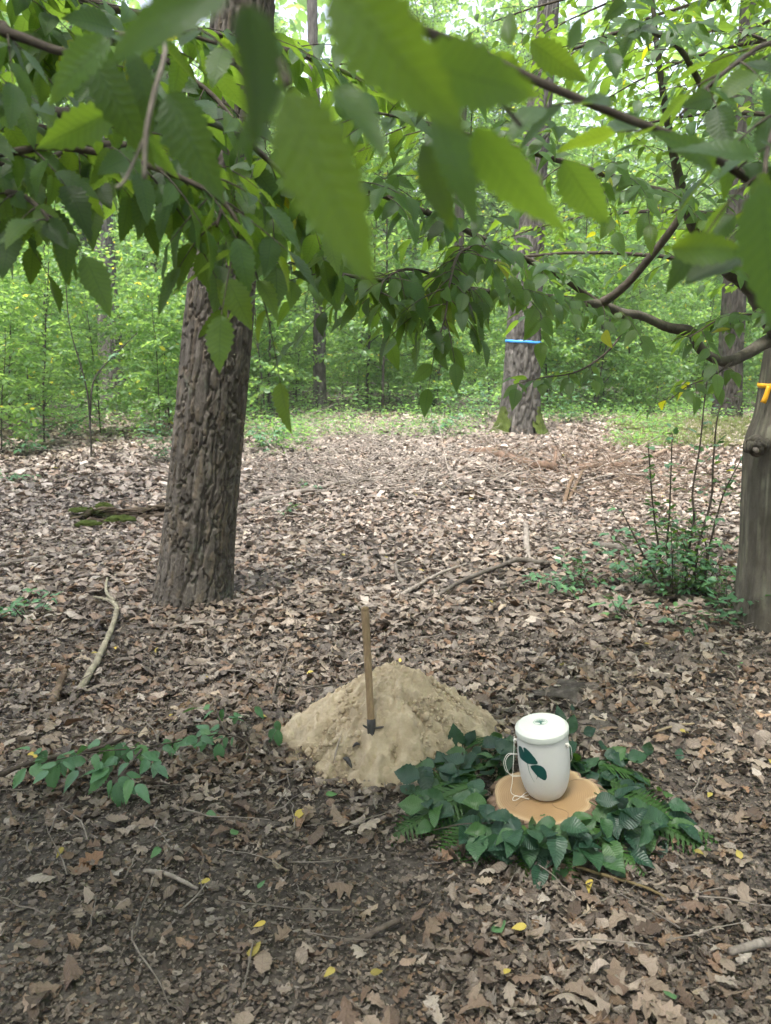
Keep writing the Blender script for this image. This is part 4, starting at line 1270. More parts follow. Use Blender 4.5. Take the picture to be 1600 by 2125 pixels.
for i, (a, b, L) in enumerate(YL):
    hz_ = 'near the left edge' if a < 200 else 'left of centre' if a < 560 else 'at centre' if a < 880 else 'right of centre' if a < 1300 else 'near the right edge'
    vt_ = 'far out on the sunlit litter' if b < 1060 else 'on the litter level with the pine foot' if b < 1290 else 'on the litter behind the sand heap' if b < 1450 else 'level with the urn' if b < 1720 else 'on the front soil' if b < 1960 else 'at the very bottom of the picture'
    lay_leaf('yellow_leaf', a, b, YEL_ME[i % 6], L * .75, '%s yellow fallen leaf %s, %s' % ('tiny' if L < .056 else 'small' if L < .08 else 'larger', vt_, hz_), 'yellow leaves scattered on the litter', 300 + i)
for i, (a, b, L, lab) in enumerate([(480, 1747, .06, 'pale green fallen leaf on bare soil in front of the sand heap'), (334, 1776, .05, 'small crumpled green leaf on soil below the left seedling'), (1040, 1955, .11, 'large grey-green fallen oak leaf in front of the wreath'), (536, 1862, .04, 'green leaf scrap on the dark trodden soil at bottom centre'), (1400, 2095, .05, 'bright green leaf lying near the bottom right corner'), (430, 1702, .05, 'narrow green leaf beside the left seedling on the soil'), (676, 1664, .05, 'green leaf at the lower left foot of the sand heap'), (1500, 1368, .07, 'green leaf lying on litter at the right below the hornbeam'), (1540, 1385, .06, 'second green leaf on the litter close to the right edge')]):
    lay_leaf('green_leaf', a, b, FGREEN_ME[i % 6], L, lab, 'green leaves fallen on the ground', 400 + i)

# ------------------------------------------------------------------ sand heap
def sand_heap():
    c = MOUND_C
    nr, na = 130, 330
    rr = np.linspace(0, 1, nr) ** .9
    th = np.arange(na) * 2 * math.pi / na
    RR, TH = np.meshgrid(rr, th, indexing='ij')
    R = MOUND_R * (1 + .12 * vn3(np.cos(TH) * 1.5, np.sin(TH) * 1.5, 0 * TH, 3) + .08 * vn3(np.cos(TH) * 5, np.sin(TH) * 5, 0 * TH, 4) + .05 * vn3(np.cos(TH) * 14, np.sin(TH) * 14, 0 * TH, 5)) * 1.06
    X, Y = R * RR * np.cos(TH) * 1.02, R * RR * np.sin(TH) * .95
    X = X + .06 * (1 - RR) * 0
    prof = .325 * (1 - RR ** 1.5) ** 1.2
    lump = .030 * fbm2(X * 9 + 2, Y * 9, 31, 4) + .015 * fbm2(X * 40, Y * 40, 35, 4)
    f1, f2, idv = worley3(X * 26, Y * 26, prof * 26, 36)
    h1, h2_, hid = worley3(X * 75, Y * 75, prof * 75, 46)
    lump = lump + .007 * (1 - h1) * hid
    lump = lump + .020 * (1 - f1) * sstep(.2, .8, idv) + .006 * vn3(X * 14, Y * 14, prof * 14, 8)
    edge = sstep(1.0, .93, RR)
    Z = prof + lump * (.35 + .65 * edge) - .03 * sstep(.93, 1, RR)
    # flattened toe towards the viewer
    Z = np.asarray(Z)
    gz = g(c.x + X, c.y + Y)
    V = np.stack([c.x + X, c.y + Y, gz + Z - .012], -1).reshape(-1, 3)
    i = np.arange(nr - 1)[:, None]; j = np.arange(na)[None]
    Q = np.stack([i * na + j, i * na + (j + 1) % na, (i + 1) * na + (j + 1) % na, (i + 1) * na + j], -1).reshape(-1, 4)
    tone = (.96 + .16 * fbm2(X * 4, Y * 4, 77, 4) - .16 * sstep(.05, .5, fbm2(X * 7 + 5, Y * 7, 79, 3))).reshape(-1)[:, None] * np.array([1, 1, 1])
    e = empty('sand_heap', (c.x, c.y, float(g(c.x, c.y))), 'heap of dug yellow-brown sandy earth with a tool stuck in it', 'heap')
    obj('mound', mesh_np('mound', V - np.array(e.location), Q, None, None, tone), M['sand'], e)
    # loose clods
    r = np.random.default_rng(6)
    t = (1 + 5 ** .5) / 2
    ico = np.array([(-1, t, 0), (1, t, 0), (-1, -t, 0), (1, -t, 0), (0, -1, t), (0, 1, t), (0, -1, -t), (0, 1, -t), (t, 0, -1), (t, 0, 1), (-t, 0, -1), (-t, 0, 1)]) / 1.9
    F = np.array([(0, 11, 5), (0, 5, 1), (0, 1, 7), (0, 7, 10), (0, 10, 11), (1, 5, 9), (5, 11, 4), (11, 10, 2), (10, 7, 6), (7, 1, 8), (3, 9, 4), (3, 4, 2), (3, 2, 6), (3, 6, 8), (3, 8, 9), (4, 9, 5), (2, 4, 11), (6, 2, 10), (8, 6, 7), (9, 8, 1)])
    gg = Geo()
    for k in range(2200):
        a = r.uniform(0, 6.28); q = r.uniform(.15, 1.0) ** .5 * r.choice([1, 1, 1.05, 1.12, 1.2])
        Rk = MOUND_R * q
        x, y = Rk * math.cos(a), Rk * math.sin(a) * .95
        z = .325 * max(0, 1 - min(q, 1) ** 1.5) ** 1.2 + float(g(c.x + x, c.y + y))
        s = r.uniform(.003, .008) * (2.2 if r.uniform() < .08 else 1)
        v = ico * (1 + .3 * r.normal(0, 1, (12, 1)) * .6) * s * r.uniform(.7, 1.3, 3)
        gg.add(v + (c.x + x, c.y + y, z + s * .3 + .004), None, F, None, r.uniform(.85, 1.15))
    o = obj('clods', gg.mesh('clods', True, e.location), M['sand'], e)
    o['kind'] = 'stuff'
    # a stick and dark crumbs on the heap
    return e
sand_heap()

def mound_z(x, y):
    q = math.hypot((x - MOUND_C.x) / 1.02, (y - MOUND_C.y) / .95) / (MOUND_R * 1.06)
    return float(g(x, y)) + .325 * max(0, 1 - min(q, 1) ** 1.5) ** 1.2

def surf_at(px, py):
    """where the sight line meets the heap"""
    dx, dy, dz = ray(px, py)
    t = 1.5
    while t < 6:
        x, y, z = dx * t, dy * t, CAM_H + dz * t
        if z < mound_z(x, y): return Vector((x, y, z))
        t += .005
    return P(px, py)

# spade
def spade():
    b = surf_at(771, 1518) + Vector((0, -.010, .022))
    dep = b.y * CP - (b.z - CAM_H) * SP
    top = AT(757, 1258, dep + .02)
    e = empty('spade', b, 'small spade with round wooden handle stuck upright in the sand', 'spade')
    off = np.array(b)
    A, B = np.array(b), np.array(top)
    d = B - A; L = np.linalg.norm(d); d /= L
    gg = Geo()
    prof = [(-.03, .0155), (.03, .0155), (.10, .0150), (.3, .0148), (.5, .0152), (.8, .0160), (.93, .0168), (.955, .0165), (.962, .0145), (.968, .0165), (.985, .016), (.996, .012), (1.0, .006)]
    pts = [A + d * L * q for q, _ in prof]
    tube(gg, np.array(pts) - off, [r for _, r in prof], 20)
    obj('handle', gg.mesh('handle'), M['ash_wood'], e)
    g2 = Geo()
    tube(g2, np.array([A + d * s for s in (-.10, -.03, .012, .034)]) - off, [.018, .0185, .0175, .0172], 18)
    obj('socket', g2.mesh('socket'), M['iron'], e)
    for sgn, ln, up_ in ((-1, .034, .016), (1, .050, .004)):
        g8 = Geo()
        sx = np.cross(d, [0, 1, 0]); sx = sx / np.linalg.norm(sx) * (1 if np.cross(d, [0, 1, 0])[0] > 0 else -1)
        pts = [A + sgn * sx * q * ln + d * (.002 + up_ * q * q) + np.array([0, -.012, 0]) - off for q in (.2, .5, .8, 1.0)]
        tube(g8, pts, [.0055, .005, .0045, .002], 8)
        obj('tread', g8.mesh('tread'), M['iron'], e)
    # blade with turned treads, the shoulders just above the sand
    R = np.cross(d, [0, 1, 0]); R /= np.linalg.norm(R)
    Nn = np.cross(R, d)
    rows = []
    for z, wd in [(-.012, .043), (-.02, .045), (-.05, .05), (-.12, .066), (-.17, .048), (-.20, .012)]:
        for x in np.linspace(-1, 1, 9):
            tread = .006 * (1 if z > 0 else 0)
            lift = .012 * abs(x) ** 2 if z > 0 else 0
            rows.append(A + R * x * wd + d * (z + lift) + Nn * (.03 - .012 * (1 - x * x) - tread) - off)
    V = np.array(rows)
    Q = [(i * 9 + j, i * 9 + j + 1, (i + 1) * 9 + j + 1, (i + 1) * 9 + j) for i in range(5) for j in range(8)]
    o = obj('blade', mesh_np('blade', V, Q), M['iron'], e)
    md = o.modifiers.new('thick', 'SOLIDIFY'); md.thickness = .003
spade()

def on_heap(name, label, cat, pxs, r0, mat, tone=1.0):
    pts = smooth_path([np.array(surf_at(a, b)) + (0, -.004, l) for a, b, l in pxs], 14)
    gg = Geo(); tube(gg, pts - pts[0], r0 * np.sin(np.linspace(.35, 2.9, 14)), 7, c=tone, jitter=.12)
    tag(obj(name, gg.mesh(name), M[mat], None, tuple(pts[0])), label, cat)
on_heap('bark_scrap', 'dark curled scrap of bark on the front slope of the sand heap', 'bark', [(713, 1578, .012), (722, 1586, .02), (730, 1598, .012)], .010, 'iron')
on_heap('twig', 'pale straw lying on the left slope of the sand heap', 'twig', [(692, 1585, .008), (700, 1555, .012), (709, 1525, .008)], .003, 'dead', 1.2)
on_heap('bark_scrap', 'small dark crumb of bark just below the spade', 'bark', [(732, 1553, .008), (740, 1548, .012), (748, 1549, .008)], .006, 'iron')
on_heap('twig', 'dark bent root end behind the crest of the sand heap', 'twig', [(812, 1372, .02), (818, 1360, .03), (826, 1358, .03)], .009, 'dead', .6)

# ------------------------------------------------------------------ wood slice and urn
TILT = Matrix.Rotation(rad(-6), 4, 'Y') @ Matrix.Rotation(rad(2.0), 4, 'X')
def wood_slice():
    c = AT(1128, 1649, 2.97)
    th_ = .034
    na = 180
    a = np.arange(na) * 2 * math.pi / na
    sap = .178 * (1.0 + .05 * np.cos(a - .4) + .035 * np.sin(3 * a + .6) + .03 * np.cos(5 * a + 1.2)) - .030 * np.exp(-((a - 5.9) / .16) ** 2) - .018 * np.exp(-((a - .55) / .12) ** 2)
    e = empty('wood_slice', c, 'round sawn slice of tree trunk with bark carrying the urn', 'wood slice')
    e.matrix_local = Matrix.Translation(c) @ TILT
    ax = np.array([1.06, .98])
    # sawn top
    rings = np.linspace(0, 1, 22)
    V, C = [], []
    for q in rings:
        for j in range(na):
            r_ = sap[j] * q
            z = 0
            V.append((r_ * math.cos(a[j]) * ax[0], r_ * math.sin(a[j]) * ax[1], z))
            C.append((1.32, 1.5, 1.75) if q > .94 else (1, 1, 1) if q < .9 else (1.12, 1.15, 1.2))
    Q = [(i * na + j, i * na + (j + 1) % na, (i + 1) * na + (j + 1) % na, (i + 1) * na + j) for i in range(21) for j in range(na)]
    n0 = len(V)
    for j in range(na):
        V.append((sap[j] * math.cos(a[j]) * ax[0], sap[j] * math.sin(a[j]) * ax[1], -th_)); C.append((1, 1, 1))
    Q += [(21 * na + j, 21 * na + (j + 1) % na, n0 + (j + 1) % na, n0 + j) for j in range(na)]
    obj('sawn_wood', mesh_np('sawn_wood', np.array(V), Q, None, None, np.array(C), smooth=False), M['wood_face'], e)
    # drying cracks as thin dark slivers cut in
    g3 = Geo()
    for an, r0, r1_ in ((rad(205), .05, .12), (rad(290), .06, .165), (rad(28), .12, .17), (rad(200), .085, .10)):
        p = [np.array([q * math.cos(an + .1 * math.sin(q * 60)) * ax[0], q * math.sin(an + .1 * math.sin(q * 60)) * ax[1], .0005]) for q in np.linspace(r0, r1_, 10)]
        tube(g3, p, .0005, 4)
    obj('crack', g3.mesh('crack'), M['iron'], e)
    # bark plates: separate thick flakes round the rim
    r = np.random.default_rng(4)
    k = 0; aa = 0
    while aa < 2 * math.pi - .05:
        wd = r.uniform(.06, .30)
        out = r.uniform(.008, .032)
        n = 6
        V = []
        for i in range(n):
            an = aa + wd * i / (n - 1) * .93
            s = np.interp(an % (2 * math.pi), a, sap, period=2 * math.pi)
            bul = math.sin(math.pi * (i + .4) / (n - .2)) ** .6
            for rr_, z in ((s + .0005, -.0015), (s + out * bul * .75, -.003 - r.uniform(0, .002)), (s + out * bul, -.012), (s + out * bul * .9, -th_ * .9), (s + .0005, -th_)):
                V.append((rr_ * math.cos(an) * ax[0], rr_ * math.sin(an) * ax[1], z))
        Q = [(i * 5 + j, (i + 1) * 5 + j, (i + 1) * 5 + j + 1, i * 5 + j + 1) for i in range(n - 1) for j in range(4)]
        obj('bark', mesh_np('bark', np.array(V), Q, None, None, np.full((len(V), 3), r.uniform(1.1, 1.7)) * np.array([1.35, 1.05, .85])), M['pine_bark'], e)
        aa += wd
    return c, e
SLC, slice_e = wood_slice()

def urn():
    base = SLC + (TILT.to_3x3() @ Vector((0.012, .012, .0012)))
    e = empty('urn', base, 'white urn with dark green ginkgo leaf print standing on the wood slice', 'urn')
    e.matrix_local = Matrix.Translation(base) @ TILT @ Matrix.Rotation(rad(0), 4, 'Z')
    prof = [(.056, .0), (.0615, .0025), (.0665, .009), (.0735, .022), (.0800, .040), (.0858, .065), (.0895, .09), (.0916, .115), (.0922, .14), (.0920, .17), (.0910, .20), (.0898, .225), (.0890, .2375), (.0870, .2385), (.0870, .246)]
    pr = smooth_path([(a, b, 0) for a, b in prof[:13]], 60)[:, :2]
    pr = np.vstack([pr, prof[13:]])
    V, Q, T = lathe(pr, 96)
    obj('body', mesh_np('body', V, Q, T), M['urn'], e)
    lp = [(.0925, .2400), (.0940, .2412), (.0945, .246), (.0945, .2615), (.0938, .2635), (.0918, .2652), (.0860, .2705), (.0825, .2735), (.0790, .2748), (.0740, .2742), (.06, .2738)]
    V, Q, T = lathe(lp, 96)
    lid = obj('lid', mesh_np('lid', V, Q, T), M['lid'], e)
    # emblem: a broad tree inside a ring
    gg = Geo()
    cz, R = .2743, .021
    ec = np.array([-.002, .012, 0])
    a = np.linspace(0, 2 * math.pi, 49)
    def flat(poly, w_):
        poly = np.array(poly)
        t = np.gradient(poly, axis=0); t /= np.linalg.norm(t, axis=1)[:, None] + 1e-9
        nn = np.stack([-t[:, 1], t[:, 0]], -1)
        w_ = np.broadcast_to(np.asarray(w_, float), (len(poly),))
        L_, R_ = poly + nn * w_[:, None], poly - nn * w_[:, None]
        V = np.zeros((2 * len(poly), 3)); V[0::2, :2] = L_; V[1::2, :2] = R_; V[:, 2] = cz
        gg.add(V + ec, [(2 * i, 2 * i + 1, 2 * i + 3, 2 * i + 2) for i in range(len(poly) - 1)])
    flat(np.stack([R * 1.15 * np.cos(a), R * np.sin(a)], -1), .0006)
    flat([(0, -.018), (0, -.010), (0, -.002)], [.0045, .0026, .002])
    rr = np.random.default_rng(2)
    for an in np.linspace(rad(12), rad(168), 9):
        flat([(0, -.006), (.009 * math.cos(an), -.004 + .010 * math.sin(an)), (.020 * math.cos(an), -.001 + .0165 * math.sin(an))], [.0014, .001, .0006])
    for k in range(46):
        an = rr.uniform(rad(5), rad(175)); q = rr.uniform(.45, .95)
        x, y = q * .022 * math.cos(an), -.001 + q * .019 * math.sin(an)
        flat([(x - .0012, y), (x, y + .0003), (x + .0012, y)], [.0004, .001, .0004])
    for s in (-1, 1):
        flat([(0, -.013), (s * .005, -.017), (s * .011, -.018)], [.0015, .001, .0004])
    obj('emblem', gg.mesh('emblem', False), M['print_thin'], lid)
    # ginkgo leaves printed on the shell
    def Rz(z): return np.interp(z, pr[:, 1], pr[:, 0])
    face = rad(-101)       # towards the viewer
    def wrap(x, z, lift=.0007):
        r_ = Rz(z)
        th = face + math.asin(max(-.97, min(.97, x / r_)))
        return ((r_ + lift) * math.cos(th), (r_ + lift) * math.sin(th), z)
    def ginkgo(ax_, az_, a0, a1, rad_f, stem, nm):
        g4 = Geo()
        na, nr = 110, 10
        V = []
        for i in range(na + 1):
            f = i / na
            an = a0 + (a1 - a0) * f
            Rr = rad_f(f)
            for j in range(nr + 1):
                q = j / nr
                V.append(wrap(ax_ + Rr * q * math.cos(an), az_ + Rr * q * math.sin(an)))
        Q = [(i * (nr + 1) + j, i * (nr + 1) + j + 1, (i + 1) * (nr + 1) + j + 1, (i + 1) * (nr + 1) + j) for i in range(na) for j in range(nr)]
        g4.add(np.array(V), Q)
        lf = obj('ginkgo_leaf', g4.mesh(nm, False), M['print'], e)
        g5 = Geo()
        st = smooth_path([(x, z, 0) for x, z in stem], 16)
        t = np.gradient(st[:, :2], axis=0); t /= np.linalg.norm(t, axis=1)[:, None]
        V = []
        for (x, z, _), (tx, tz), w_ in zip(st, t, np.linspace(.0011, .0004, 16)):
            V += [wrap(x - tz * w_, z + tx * w_), wrap(x + tz * w_, z - tx * w_)]
        g5.add(np.array(V), [(2 * i, 2 * i + 1, 2 * i + 3, 2 * i + 2) for i in range(15)])
        obj('stem', g5.mesh('stem', False), M['print_thin'], lf)
    K = .001741 / 6.154
    def zx(px_, py_): return ((px_ - 722) * K + .0, (1225 - py_) * K / .885 + .004)
    def outline(rows):
        an = [rad(r_[0]) for r_ in rows]; rr_ = [r_[1] for r_ in rows]
        return an[0], an[-1], lambda f: float(np.interp(an[0] + (an[-1] - an[0]) * f, an, rr_)) * 1.08
    a1x, a1z = zx(528, 740)
    ginkgo(a1x, a1z, *outline([(10, .024), (13, .0335), (22, .036), (35, .0355), (48, .0375), (60, .039), (72, .044), (84, .0495), (93, .0535), (99, .054), (102, .050), (104.5, .034), (107, .050), (111, .0535), (119, .0515), (127, .0455), (136, .0385), (147, .0315), (160, .0275), (168, .024)]), [(a1x, a1z + .002), zx(540, 820), zx(565, 890), zx(597, 950)], 'ginkgo_a')
    a2x, a2z = zx(642, 868)
    ginkgo(a2x, a2z, *outline([(-34, .020), (-29, .0270), (-15, .0285), (0, .0300), (15, .0305), (30, .0335), (45, .0365), (60, .0400), (72, .0420), (85, .0415), (98, .0410), (112, .0395), (123, .0385), (128, .030)]), [(a2x, a2z + .001), zx(634, 885), zx(625, 908)], 'ginkgo_b')
    # eyelets and cord
    def ring_at(an, z):
        r_ = Rz(z)
        c = np.array([(r_ + .003) * math.cos(an), (r_ + .003) * math.sin(an), z])
        g6 = Geo()
        o_ = np.array([math.cos(an), math.sin(an), 0])
        tube(g6, [c - o_ * .005, c + o_ * .004], [.0055, .0048], 12)
        tube(g6, [c + o_ * .003 + (0, 0, .004), c + o_ * .007 + (0, 0, .002), c + o_ * .007 - (0, 0, .006), c + o_ * .002 - (0, 0, .012)], [.0035, .004, .004, .003], 8)
        obj('eyelet', g6.mesh('eyelet'), M['cord'], e)
        return c + o_ * .006
    eR = ring_at(rad(-38), .216)
    eL = ring_at(rad(176), .216)
    g7 = Geo()
    tube(g7, smooth_path([eR, eR + (.008, -.002, -.006), eR + (.011, 0, -.03), eR + (.011, .006, -.06), eR + (.006, .03, -.08), eR + (-.02, .08, -.07), (.02, .10, .14)], 40), .0010, 7)
    L = eL
    tube(g7, smooth_path([L + (.0, 0, .015), L + (-.005, -.01, -.02), L + (-.012, -.012, -.08), L + (-.022, -.02, -.15), L + (-.03, -.03, -.19), L + (.0, -.035, -.205), L + (.035, -.02, -.211), L + (.03, .0, -.2125), L + (-.01, -.04, -.212), L + (-.028, -.045, -.211), L + (-.015, -.02, -.2115), L + (.03, -.045, -.2125)], 110), .0010, 7)
    for k, (dx, dz) in enumerate(((0, 0), (.006, -.004))):
        tube(g7, smooth_path([L + (.006, .0, -.055 + dz), L + (-.028 + dx, -.004, -.05 + dz), L + (-.045 + dx, -.008, -.075), L + (-.042 + dx, -.008, -.11), L + (-.02, -.004, -.135 + dz), L + (.012, 0, -.142 + dz)], 40), .0010, 7)
    obj('cord', g7.mesh('cord'), M['cord'], e)
urn()

# ------------------------------------------------------------------ wreath of cut leaves and fern
def fern_mesh(seed, droop):
    r = np.random.default_rng(seed)
    gg = Geo()
    n = 24
    s = np.linspace(0, 1, n)
    spine = np.stack([.03 * np.sin(s * 3), s, -droop * s ** 2 + .06 * s], -1)
    tube(gg, spine, .006 * (1 - .8 * s), 4, cap=False)
    for i in range(2, n):
        L = .23 * math.sin(math.pi * (.12 + .86 * (1 - s[i]) ** 1.0) * .62) * (1.0 if s[i] > .15 else .7)
        for sg in (-1, 1):
            m = 7
            ax = np.linspace(0, 1, m)
            wd = .017 * (1 - ax * .8)
            V = []
            d = np.array([sg * .93, .38, -.18 + r.normal(0, .06)])
            pn = np.array([-.38 * sg, .93, 0])
            for q, w_ in zip(ax, wd):
                c = spine[i] + d * L * q + np.array([0, 0, -.04 * q * q])
                ww = w_ * (1.5 if int(q * 6.01) % 2 else .75)
                V += [c - pn * ww * sg, c + pn * ww * sg]
            gg.add(np.array(V), [(2 * k, 2 * k + 1, 2 * k + 3, 2 * k + 2) for k in range(m - 1)])
    return gg.mesh('fern%d' % seed, False)

def wreath():
    r = np.random.default_rng(8)
    c = Vector((SLC.x, SLC.y, float(g(SLC.x, SLC.y))))
    e = empty('leaf_wreath', c, 'ring of cut green hornbeam leaves and fern fronds round the wood slice', 'wreath')
    ferns = [fern_mesh(i, d) for i, d in enumerate((.25, .4, .1))]
    for m_ in ferns: m_.materials.append(M['fern'])
    def fpart(px, py, ex, ey, L=None, lift=.05, roll=0.0):
        a = P(px, py, lift + (.01 if py > 1690 and 1000 < px < 1205 else .055)); b = P(ex, ey, .03)
        d = b - a
        L = L or d.length * 1.05
        o = bpy.data.objects.new('fern_frond', ferns[r.integers(3)]); col.objects.link(o); o.parent = e
        o.matrix_local = leaf_matrix(a - c, d, (r.normal(0, .15) + roll, -.25, 1), L)
    for a in [(1240, 1690, 1475, 1745), (1250, 1670, 1440, 1700), (1220, 1720, 1430, 1790), (1200, 1730, 1330, 1815), (1120, 1730, 1150, 1830), (1080, 1725, 1040, 1825), (1030, 1720, 930, 1815), (1010, 1700, 850, 1760), (1000, 1680, 805, 1725), (1000, 1660, 815, 1680), (1020, 1600, 900, 1520), (1030, 1590, 960, 1510), (1170, 1730, 1240, 1820), (1010, 1715, 890, 1790), (1240, 1640, 1400, 1610), (1100, 1730, 1090, 1840), (1230, 1700, 1460, 1765), (990, 1640, 840, 1640), (1000, 1690, 820, 1745), (1050, 1730, 980, 1830), (1150, 1735, 1190, 1835)]:
        fpart(*a)
    # leaves: dense ring, larger on the outside, some standing up
    nl = 0
    def wl(p, d, n_, L):
        o = bpy.data.objects.new('leaf', WREATH_ME[r.integers(6)]); col.objects.link(o); o.parent = e
        o.matrix_local = leaf_matrix(p - c, d, n_, L)
    for k in range(270):
        a = r.uniform(0, 2 * math.pi) if k < 190 else r.uniform(math.pi, 2 * math.pi) if k < 230 else r.uniform(0, math.pi)
        front = math.sin(a) < -.55
        q = r.uniform(.20, .43 if not front else .37)
        if math.cos(a) > .2: q += .02 * r.uniform(0, 1)
        lay = r.uniform(0, 1)
        x, y = c.x + q * 1.1 * math.cos(a), c.y + q * math.sin(a) * .95
        z = float(g(x, y)) + .012 + lay * (.125 - .16 * max(0, q - .25)) * (1.0 if q > .22 else .3)
        az = a + r.normal(0, .9)
        d = Vector((math.cos(az), math.sin(az), r.normal(.02, .30)))
        n_ = Vector((r.normal(0, .4) + .2 * math.cos(a), r.normal(0, .35) + .15 * math.sin(a) - .35, 1))
        wl(Vector((x, y, z)), d, n_, r.uniform(.072, .118))
    # sprigs that stand out against soil and sand
    for (px, py, lift, tx, ty, L, nx) in [(950, 1585, .06, 940, 1500, .11, 0), (965, 1580, .07, 985, 1520, .08, .3), (880, 1620, .06, 862, 1585, .06, 0), (900, 1625, .06, 893, 1582, .07, 0), (1165, 1520, .03, 1155, 1440, .09, 0), (1180, 1540, .04, 1195, 1480, .09, .3), (1185, 1500, .06, 1190, 1460, .04, .2), (1040, 1570, .10, 1020, 1540, .08, 0), (900, 1640, .05, 850, 1640, .09, 0), (1210, 1545, .05, 1240, 1510, .07, 0), (1405, 1590, .03, 1412, 1560, .06, 0), (1330, 1575, .05, 1360, 1555, .09, 0)]:
        a = P(px, py, lift)
        b = AT(tx, ty, (a.y * CP - (a.z - CAM_H) * SP) + .02)
        wl(a, b - a, Vector((nx, -1, .5)), L)
    # leaves tucked under and over the rim of the slice, in front
    for (px, py, ax_, L) in [(1075, 1706, rad(200), .09), (1110, 1708, rad(20), .10), (1060, 1712, rad(180), .08), (1195, 1702, rad(-10), .09), (1225, 1690, rad(30), .09), (1140, 1716, rad(-60), .08), (1030, 1698, rad(160), .09), (1235, 1660, rad(10), .09), (1010, 1665, rad(170), .09), (1095, 1715, rad(-120), .09), (1165, 1720, rad(-40), .10)]:
        a = AT(px, py, 2.84)
        wl(a, Vector((math.cos(ax_), -abs(math.sin(ax_)) * .5, .05)), Vector((.1, -.7, 1)), L)
    gg = Geo()
    for (p0, p1, p2) in [((1010, 1775), (1100, 1760), (1190, 1795)), ((1350, 1600), (1420, 1612), (1440, 1618)), ((1170, 1580), (1180, 1520), (1175, 1470)), ((940, 1640), (960, 1600), (950, 1560)), ((1040, 1740), (960, 1760), (900, 1750))]:
        pts = smooth_path([P(*p0, .06), P(*p1, .09), P(*p2, .05)], 14)
        gg = Geo()
        tube(gg, pts - np.array(c), .0022, 6)
        obj('twig', gg.mesh('twig'), M['twig'], e)
wreath()

# ------------------------------------------------------------------ seedlings and shoots
def shoot(name, label, stems, group=None, leafL=(.05, .085), every=.05, seed=0, rstem=.003, mat='twig', hang=.25, cat='seedling', start=.15, step=.04, tl=(.04, .12), extra=None, origin=None):
    r = np.random.default_rng(seed)
    o0 = np.array(stems[0][0])
    e = empty(name, tuple(o0), label, cat, group)
    fo, tw = Foliage(), Geo()
    for st in stems:
        p = smooth_path([(*q,) for q in st], 24)
        gg = Geo()
        tube(gg, p - o0, np.linspace(rstem, rstem * .35, 24), 6)
        obj('stem', gg.mesh('stem'), M[mat], e)
        if every: dress(fo, tw, p, r, every=every, tl=tl, leaf=leafL, step=step, hang=hang, start=start, rr=.0012)
    if extra:
        for x in extra: fo.add(*x)
    fo.build(e, SEED_ME, 200, 'mid_leaf')
    if tw.V: obj('twigs', tw.mesh('twig', origin=o0), M[mat], e)['kind'] = 'stuff'
    return e

def gp(px, py, lift=0): return tuple(P(px, py, lift))
# seedling at front left
ex = []
for (a, b, a2, b2, lf, L) in [(60, 1645, 15, 1655, .10, .09), (70, 1640, 75, 1600, .10, .09), (95, 1625, 60, 1660, .12, .09), (120, 1630, 95, 1700, .10, .12), (130, 1625, 150, 1645, .12, .09), (100, 1615, 85, 1590, .12, .08), (160, 1620, 130, 1650, .12, .09), (215, 1640, 195, 1625, .12, .07), (240, 1610, 215, 1585, .12, .10), (255, 1605, 240, 1590, .13, .09), (290, 1605, 292, 1563, .12, .10), (265, 1610, 265, 1630, .13, .08), (240, 1630, 200, 1640, .12, .10), (230, 1645, 150, 1680, .10, .12), (245, 1665, 262, 1718, .08, .11), (250, 1660, 290, 1655, .09, .09), (235, 1660, 200, 1695, .08, .07), (240, 1660, 228, 1700, .06, .06), (380, 1580, 335, 1585, .10, .09), (400, 1572, 408, 1555, .10, .06), (430, 1570, 400, 1598, .10, .08), (455, 1580, 455, 1612, .08, .09), (470, 1565, 465, 1580, .08, .05), (345, 1585, 360, 1572, .11, .07), (420, 1560, 435, 1530, .10, .07)]:
    A = np.array(P(a, b, lf)); dep = A[1] * CP - (A[2] - CAM_H) * SP
    B = np.array(AT(a2, b2, dep - .03))
    d = B - A; d = d / np.linalg.norm(d); d[1] += .25 * random.uniform(-1, 1)
    ex.append((A, d, (random.uniform(-.3, .3), -.45, 1), L))
shoot('hornbeam_seedling', 'low seedling with bright ribbed leaves at the left front', [[gp(500, 1600), gp(518, 1575, .06), gp(470, 1565, .09), gp(400, 1580, .10), gp(300, 1605, .11), gp(200, 1620, .12), gp(90, 1640, .11)], [gp(300, 1605, .11), gp(270, 1640, .10), gp(245, 1665, .08)], [gp(470, 1565, .09), gp(455, 1530, .10), gp(450, 1515, .12)]], every=.075, leafL=(.07, .105), tl=(.05, .13), step=.05, hang=.12, extra=ex, rstem=.005, start=.2)
ex = []
for (a, b, a2, b2, lf, L) in [(575, 1550, 585, 1565, .08, .07), (572, 1548, 545, 1560, .08, .06), (575, 1540, 580, 1525, .10, .05), (530, 1500, 545, 1488, .08, .06), (465, 1515, 455, 1498, .1, .05), (495, 1515, 480, 1505, .08, .06)]:
    A = np.array(P(a, b, lf)); dep = A[1] * CP - (A[2] - CAM_H) * SP
    d = np.array(AT(a2, b2, dep)) - A; d /= np.linalg.norm(d)
    ex.append((A, d, (0, -.6, 1), L * 1.2))
shoot('hornbeam_seedling', 'tiny green sprout beside the left edge of the sand heap', [[gp(545, 1590), gp(560, 1570, .05), gp(578, 1548, .09)], [gp(510, 1560), gp(500, 1530, .06), gp(535, 1500, .09)]], every=0, extra=ex, rstem=.002)

